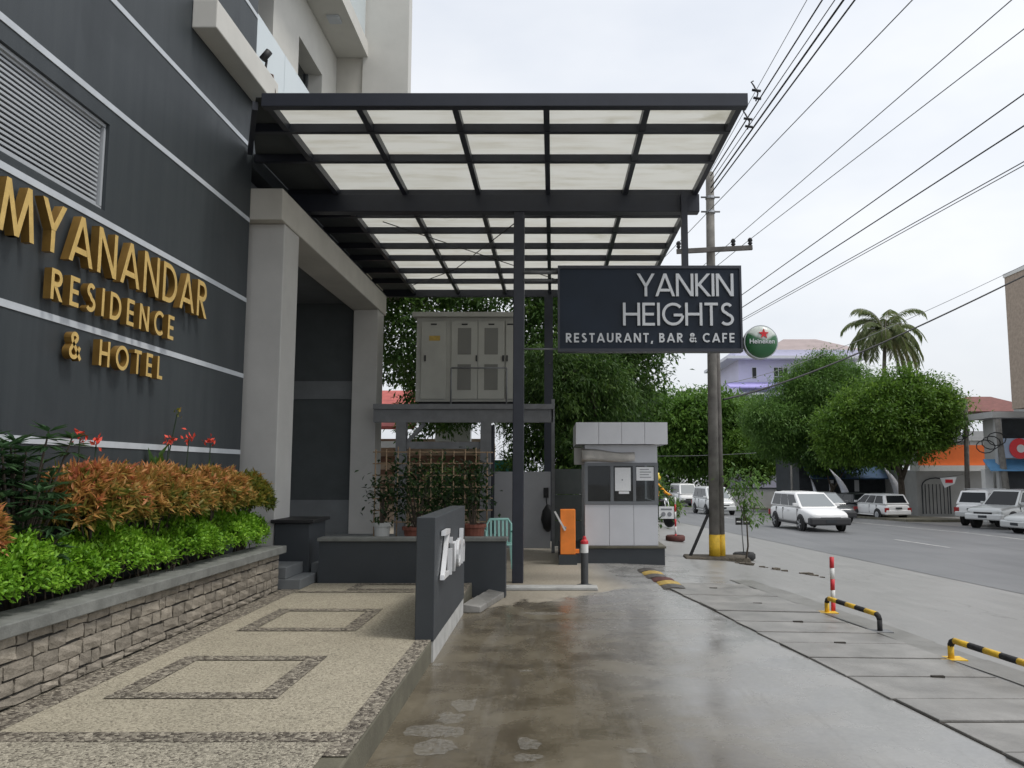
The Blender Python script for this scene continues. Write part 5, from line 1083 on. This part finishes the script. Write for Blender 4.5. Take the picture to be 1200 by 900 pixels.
def vehicle(name, label, cat, pos, heading, Lh, W, H, paint, lower, cabin, wheels, r=.30, bumper='car_trim', panes=2, glass='car_glass', ws='windscreen', group='vehicles on the road', rack=False, clad=None, dz=0):
    """lower: [(x, zbot, ztop, wfactor)] stations rear to front; cabin: (xr0, xr1, xf1, xf0, zbelt)"""
    t = thing(name, label, cat, (pos[0], pos[1], G(*pos) + .006 + dz), heading, group, local=True); hw = W / 2
    mb = MB(); nst = len(lower)
    def ring(x, zb, zt, wf):
        w_ = hw * wf; h = zt - zb; half = [(w_ * .90, zb), (w_ * .99, zb + h * .22), (w_, zb + h * .52), (w_ * .985, zb + h * .80), (w_ * .92, zt - .012), (w_ * .55, zt + .012)]
        return [(x, y, z) for y, z in half] + [(x, -y, z) for y, z in half[::-1]]
    for s_ in lower: mb.v += ring(*s_)
    for i in range(nst - 1):
        for k in range(12): a = i * 12 + k; c = i * 12 + (k + 1) % 12; mb.f.append((a, c, c + 12, a + 12))
    mb.f.append(tuple(range(12))[::-1]); mb.f.append(tuple((nst - 1) * 12 + k for k in range(12)))
    body = mb.build('body', paint, t, smooth=True, sub=2)
    xr0, xr1, xf1, xf0, zb = cabin; wb, wt = hw * .93, hw * .76; zt = H - .03
    c8 = [(xr0, -wb, zb), (xf0, -wb, zb), (xf0, wb, zb), (xr0, wb, zb), (xr1, -wt, zt), (xf1, -wt * .97, zt), (xf1, wt * .97, zt), (xr1, wt, zt)]
    MB().hexa(c8).build('cabin', paint, t, bevel=.05, smooth=False)
    MB().hexa([(xr1 + .1, -wt * .85, zt - .01), (xf1 - .1, -wt * .82, zt - .01), (xf1 - .1, wt * .82, zt - .01), (xr1 + .1, wt * .85, zt - .01), (xr1 + .3, -wt * .6, H), (xf1 - .3, -wt * .6, H), (xf1 - .3, wt * .6, H), (xr1 + .3, wt * .6, H)]).build('roof', paint, t, bevel=.02)
    C8 = [Vector(p) for p in c8]
    def pane(nm, A, Bq, Cq, Dq, u0, u1, v0, v1, m):            # A,B bottom, D,C top
        f = lambda u, v: A.lerp(Bq, u).lerp(Dq.lerp(Cq, u), v); n = (Bq - A).cross(Dq - A).normalized(); q = [f(u0, v0), f(u1, v0), f(u1, v1), f(u0, v1)]
        ctr = sum(q, Vector()) / 4
        if n.dot(ctr - Vector(((xr0 + xf0) / 2, 0, zb))) < 0: n = -n
        MB().hexa([p - n * .02 for p in q] + [p + n * .009 for p in q]).build(nm, m, t)
    pane('windscreen', C8[1], C8[2], C8[6], C8[5], .07, .93, .06, .90, ws); pane('rear_window', C8[0], C8[3], C8[7], C8[4], .09, .91, .16, .88, glass)
    for s_ in (0, 1):
        A, Bq, Cq, Dq = (C8[0], C8[1], C8[5], C8[4]) if s_ == 0 else (C8[3], C8[2], C8[6], C8[7]); e = [.07 + .87 * k / panes for k in range(panes + 1)]
        for k in range(panes): pane('side_window', A, Bq, Cq, Dq, e[k] + (.012 if k else 0), e[k + 1] - .012, .10, .86, glass)
        y = (-1, 1)[s_] * hw
        MB().bar((xf0 - .28, y * .93, zb + .10), (xf0 - .30, y * 1.12, zb + .11), .10, .13).build('mirror', paint, t, bevel=.02)
        for x in wheels:
            MB().lathe([(r + .055, -.012), (r + .055, .012)], 22, (x, y * .985, r + .02), 'Y').build('wheel_arch', 'car_trim', t); wheel(t, x, y * .93, r, .20, (-1, 1)[s_])
        MB().box(wheels[0] + r + .08, wheels[1] - r - .08, min(y * .97, y * 1.004), max(y * .97, y * 1.004), lower[2][1] + .02, lower[2][1] + .09).build('sill', clad or bumper, t)
        for x in (xf0 - .18, (xr0 + xf0) / 2 - .05, max(xr0 + .55, wheels[0] + .1)):
            MB().box(x - .006, x + .006, min(y * .95, y * 1.003), max(y * .95, y * 1.003), lower[2][1] + .16, zb - .04).build('door_seam', 'car_trim', t)
        for x in ((xr0 + xf0) / 2 - .15, xf0 - 1.15): MB().box(x, x + .17, min(y * .99, y * 1.012), max(y * .99, y * 1.012), zb - .14, zb - .11).build('door_handle', paint, t)
    f = lower[-1]; q = lower[0]; xf, xr = f[0], q[0]
    MB().box(xf - .30, xf + .03, -hw * .95, hw * .95, f[1] - .04, f[1] + .25).build('front_bumper', bumper, t, bevel=.06); MB().box(xr - .04, xr + .2, -hw * .93, hw * .93, q[1] - .02, q[1] + .25).build('rear_bumper', bumper, t, bevel=.05)
    for s_ in (-1, 1):
        y0, y1 = sorted((s_ * hw * .50, s_ * hw * .92)); MB().hexa([(xf - .34, y0, f[2] - .18), (xf - .02, y0, f[2] - .19), (xf - .26, y1, f[2] - .17), (xf - .42, y1, f[2] - .17), (xf - .34, y0, f[2] - .01), (xf - .05, y0, f[2] - .04), (xf - .30, y1, f[2] + .005), (xf - .42, y1, f[2] - .0)] if s_ > 0 else [(xf - .42, y0, f[2] - .17), (xf - .26, y0, f[2] - .17), (xf - .02, y1, f[2] - .19), (xf - .34, y1, f[2] - .18), (xf - .42, y0, f[2]), (xf - .30, y0, f[2] + .005), (xf - .05, y1, f[2] - .04), (xf - .34, y1, f[2] - .01)]).build('headlight', 'lamp_clear', t, bevel=.015)
        y0, y1 = sorted((s_ * hw * .70, s_ * hw * .985)); MB().box(xr - .012, xr + .10, y0, y1, q[2] - .34, q[2] - .10).build('tail_light', 'lamp_red', t, bevel=.015)
    MB().box(xf - .1, xf + .012, -hw * .46, hw * .46, f[2] - .20, f[2] - .10).build('grille', 'black', t); MB().box(xf + .03, xf + .042, -.2, .2, f[1] + .06, f[1] + .17).build('number_plate', 'shop_dark', t); MB().box(xr - .052, xr - .04, -.2, .2, q[1] + .30, q[1] + .41).build('number_plate', 'shop_dark', t)
    if rack:
        for s_ in (-1, 1): MB().bar((xr1 + .15, s_ * wt * .85, H + .05), (xf1 - .2, s_ * wt * .85, H + .05), .04).build('roof_rail', 'rim', t)
        for x in (xr1 + .3, xf1 - .4): MB().bar((x, -wt * .85, H + .05), (x, wt * .85, H + .05), .035).build('roof_rail', 'rim', t)
    return t
HATCH = [(-2.12, .34, .82, .86), (-2.05, .27, .90, .94), (-1.4, .24, .93, 1), (0, .23, .93, 1), (1.0, .24, .93, 1), (1.55, .26, .86, .985), (1.95, .28, .76, .93), (2.12, .32, .68, .80)]
SEDAN = [(-2.2, .34, .84, .86), (-2.12, .27, .92, .94), (-1.4, .24, .94, 1), (0, .23, .92, 1), (1.0, .24, .92, 1), (1.6, .26, .84, .985), (2.05, .28, .74, .92), (2.2, .32, .66, .78)]
SUVB = [(-2.3, .50, 1.04, .90), (-2.22, .44, 1.10, .97), (-1.5, .42, 1.12, 1), (0, .40, 1.12, 1), (1.0, .42, 1.12, 1), (1.6, .44, 1.08, .985), (2.15, .46, 1.02, .95), (2.32, .50, .92, .84)]
VANB = [(-2.0, .38, 1.0, .92), (-1.95, .32, 1.08, .98), (-1.2, .28, 1.10, 1), (0, .28, 1.10, 1), (.9, .28, 1.10, 1), (1.4, .30, 1.06, .99), (1.75, .32, .92, .95), (1.9, .36, .80, .88)]
S90 = R(-84)
vehicle('station_wagon', 'white station wagon with black bumpers driving towards the camera', 'car', (10.25, 33.0), S90, 4.3, 1.69, 1.49, 'car_white', HATCH, (-2.02, -1.85, .25, 1.12, .90), (-1.32, 1.25), panes=3)
vehicle('sedan', 'dark grey car driving behind the white station wagon', 'car', (13.9, 42.2), S90 - R(2), 4.4, 1.72, 1.48, 'car_grey', SEDAN, (-1.95, -1.15, .25, 1.15, .90), (-1.35, 1.3), bumper='car_trim')
vehicle('station_wagon', 'white wagon parked on the far side with its tailgate towards the camera', 'car', (19.3, 48.8), R(90) + R(11), 4.3, 1.69, 1.5, 'car_white', HATCH, (-2.05, -1.75, .25, 1.12, .90), (-1.32, 1.25), bumper='car_white', panes=3, clad='car_white', ws='car_glass')
vehicle('off_road_car', 'white off-road car with roof rack behind the silver one', 'car', (22.4, 41.5), R(35), 4.5, 1.78, 1.78, 'car_white', SUVB, (-2.22, -1.95, .2, .95, 1.08), (-1.35, 1.4), r=.36, bumper='car_silver', panes=3, rack=True)
vehicle('off_road_car', 'silver off-road car with alloy wheels at the right edge', 'car', (21.55, 38.6), R(180) + R(32), 4.6, 1.82, 1.82, 'car_silver', SUVB, (-2.2, -1.9, .2, .95, 1.08), (-1.35, 1.4), r=.40, bumper='car_pale', panes=3, ws='car_glass')
vehicle('sedan', 'silver car cut off by the right picture edge', 'car', (20.9, 33.8), R(180) + R(12), 4.4, 1.7, 1.45, 'car_silver', SEDAN, (-1.95, -1.15, .25, 1.15, .90), (-1.35, 1.3), bumper='car_silver')
vehicle('van', 'white van driving towards the camera at the far end of the road', 'van', (11.0, 68.5), S90, 4, 1.68, 1.92, 'car_white', VANB, (-1.95, -1.88, .85, 1.52, 1.05), (-1.15, 1.1), bumper='car_trim', panes=3)
vehicle('pickup_truck', 'dark canopied pickup following left of the white van', 'truck', (9.3, 74), S90, 4.2, 1.7, 1.95, 'car_dark', VANB, (-1.9, -1.85, .7, 1.3, 1.05), (-1.15, 1.1), panes=2)
vehicle('minivan', 'silver minivan half hidden by the utility pole', 'van', (9.75, 49.8), S90 + R(0), 4.0, 1.66, 1.66, 'car_pale', [(a, b_ * .9, c * .9, d_) for a, b_, c, d_ in VANB], (-1.95, -1.8, .5, 1.35, .95), (-1.2, 1.15), bumper='car_pale', panes=3)
vehicle('hatchback', 'white hatchback far behind the sapling by the pole', 'car', (17.0, 77), S90 - R(6), 4.2, 1.68, 1.5, 'car_white', HATCH, (-2.0, -1.75, .25, 1.12, .90), (-1.32, 1.25), bumper='car_white')
vehicle('hatchback', 'pale hatchback parked far off under the trees', 'car', (19.2, 73), S90 - R(6), 4.2, 1.68, 1.5, 'car_pale', HATCH, (-2.0, -1.75, .25, 1.12, .90), (-1.32, 1.25), bumper='car_white')
vehicle('hatchback', 'black car parked in the shade left of the white wagon', 'car', (18.6, 51.5), R(90) + R(9), 4.2, 1.68, 1.5, 'car_dark', HATCH, (-2.0, -1.75, .25, 1.12, .90), (-1.32, 1.25))

# ------------------------------------------------------------------ motorcyclist behind the booth corner
mx_, my_ = 3.60, 28.0; mz = G(mx_, my_)
mk = thing('motorcycle', 'small motorcycle partly hidden behind the guard booth', 'motorcycle', (mx_, my_, mz), R(-62), local=True)
for x in (-.6, .62):
    w_ = MB(); n = 20; pr = [(.30, -.04), (.27, -.05), (.24, -.02), (.24, .02), (.27, .05), (.30, .04)]; w_.lathe(pr + [pr[0]], 20, (x, 0, .30), 'Y').build('wheel', 'tyre', mk)
    MB().lathe([(.02, -.04), (.05, -.03), (.05, .03), (.02, .04)], 10, (x, 0, .30), 'Y').build('hub', 'rim', mk)
    for k in range(6): a = k * math.pi / 3; T('spoke', 'rim', mk, [(x, 0, .3), (x + .25 * math.cos(a), 0, .3 + .25 * math.sin(a))], .006, 4)
T('fork', 'rim', mk, [(.62, .07, .3), (.42, .07, .98)], .02, 6); T('fork', 'rim', mk, [(.62, -.07, .3), (.42, -.07, .98)], .02, 6); T('handlebar', 'black', mk, [(.28, -.34, 1.04), (.40, -.15, 1.0), (.40, .15, 1.0), (.28, .34, 1.04)], .016, 6)
MB().hexa([(-.55, -.1, .42), (.3, -.1, .36), (.3, .1, .36), (-.55, .1, .42), (-.7, -.12, .72), (.42, -.07, .92), (.42, .07, .92), (-.7, .12, .72)]).build('body', 'car_dark', mk, bevel=.04); MB().hexa([(-.7, -.12, .725), (.12, -.12, .725), (.12, .12, .725), (-.7, .12, .725), (-.66, -.1, .80), (.08, -.1, .79), (.08, .1, .79), (-.66, .1, .80)]).build('seat', 'black', mk, bevel=.02)
MB().lathe([(.0, -.04), (.08, -.03), (.09, 0), (.0, .01)], 14, (.47, 0, .90), 'X').build('headlight', 'lamp_clear', mk, smooth=True)
def skinned(name, verts, edges, radii, m, parent, sub=2, root=0):
    me = bpy.data.meshes.new(name); me.from_pydata(verts, edges, []); o = link(name, me, m, parent); o.modifiers.new('skin', 'SKIN')
    sl_ = me.skin_vertices[0].data
    for i, r_ in enumerate(radii): sl_[i].radius = (r_, r_); sl_[i].use_root = i == root
    s = o.modifiers.new('sub', 'SUBSURF'); s.levels = s.render_levels = sub; o.modifiers['skin'].use_smooth_shade = True; return o
rd = thing('person', 'rider in orange jacket and yellow helmet sitting on the motorcycle', 'person', (mx_, my_, mz), R(-62), local=True)
V = [(-.22, 0, .86), (-.20, 0, 1.02), (-.15, 0, 1.22), (-.12, 0, 1.38), (-.09, 0, 1.48), (-.06, 0, 1.60)]; E_ = [(i, i + 1) for i in range(5)]; Rr = [.14, .135, .15, .10, .055, .09]
for s_ in (-1, 1):
    b0 = len(V); V += [(-.12, s_ * .19, 1.36), (.02, s_ * .25, 1.16), (.22, s_ * .29, 1.07), (.29, s_ * .31, 1.05), (-.16, s_ * .09, .86), (.18, s_ * .17, .84), (.10, s_ * .16, .44), (.16, s_ * .17, .38), (.26, s_ * .18, .36)]
    E_ += [(3, b0), (b0, b0 + 1), (b0 + 1, b0 + 2), (b0 + 2, b0 + 3), (0, b0 + 4), (b0 + 4, b0 + 5), (b0 + 5, b0 + 6), (b0 + 6, b0 + 7), (b0 + 7, b0 + 8)]; Rr += [.07, .052, .04, .045, .10, .075, .05, .045, .04]
bd = skinned('body', V, E_, Rr, 'jacket', rd); bd.data.materials.clear()
nt, b, pos, N, L = nodemat('rider_clothes'); oc = N('ShaderNodeTexCoord'); sx = N('ShaderNodeSeparateXYZ'); L(oc.outputs['Object'], sx.inputs[0])
lo = N('ShaderNodeMath'); lo.operation = 'GREATER_THAN'; L(sx.outputs[2], lo.inputs[0]); lo.inputs[1].default_value = .93
hi = N('ShaderNodeMath'); hi.operation = 'GREATER_THAN'; L(sx.outputs[2], hi.inputs[0]); hi.inputs[1].default_value = 1.46
L(mixc(N, L, hi.outputs[0], mixc(N, L, lo.outputs[0], (.03, .035, .05), (.80, .36, .02)), (.30, .17, .11)), b.inputs['Base Color']); b.inputs['Roughness'].default_value = .75
bd.data.materials.append(M['rider_clothes'])
MB().lathe([(.02, 1.82), (.08, 1.80), (.125, 1.72), (.135, 1.64), (.13, 1.57), (.10, 1.56)], 16, (-.05, 0, 0)).build('helmet', 'helmet', rd, smooth=True)
for s_ in (-1, 1):
    for k in range(4): T('finger', 'skin', rd, [(.28, s_ * (.30 + .018 * k), 1.065), (.315, s_ * (.30 + .018 * k), 1.07), (.325, s_ * (.30 + .018 * k), 1.045 - .003 * k), (.305, s_ * (.30 + .018 * k), 1.03)], .0095, 6)
    T('thumb', 'skin', rd, [(.27, s_ * .285, 1.05), (.29, s_ * .275, 1.025), (.315, s_ * .285, 1.02)], .0105, 6)
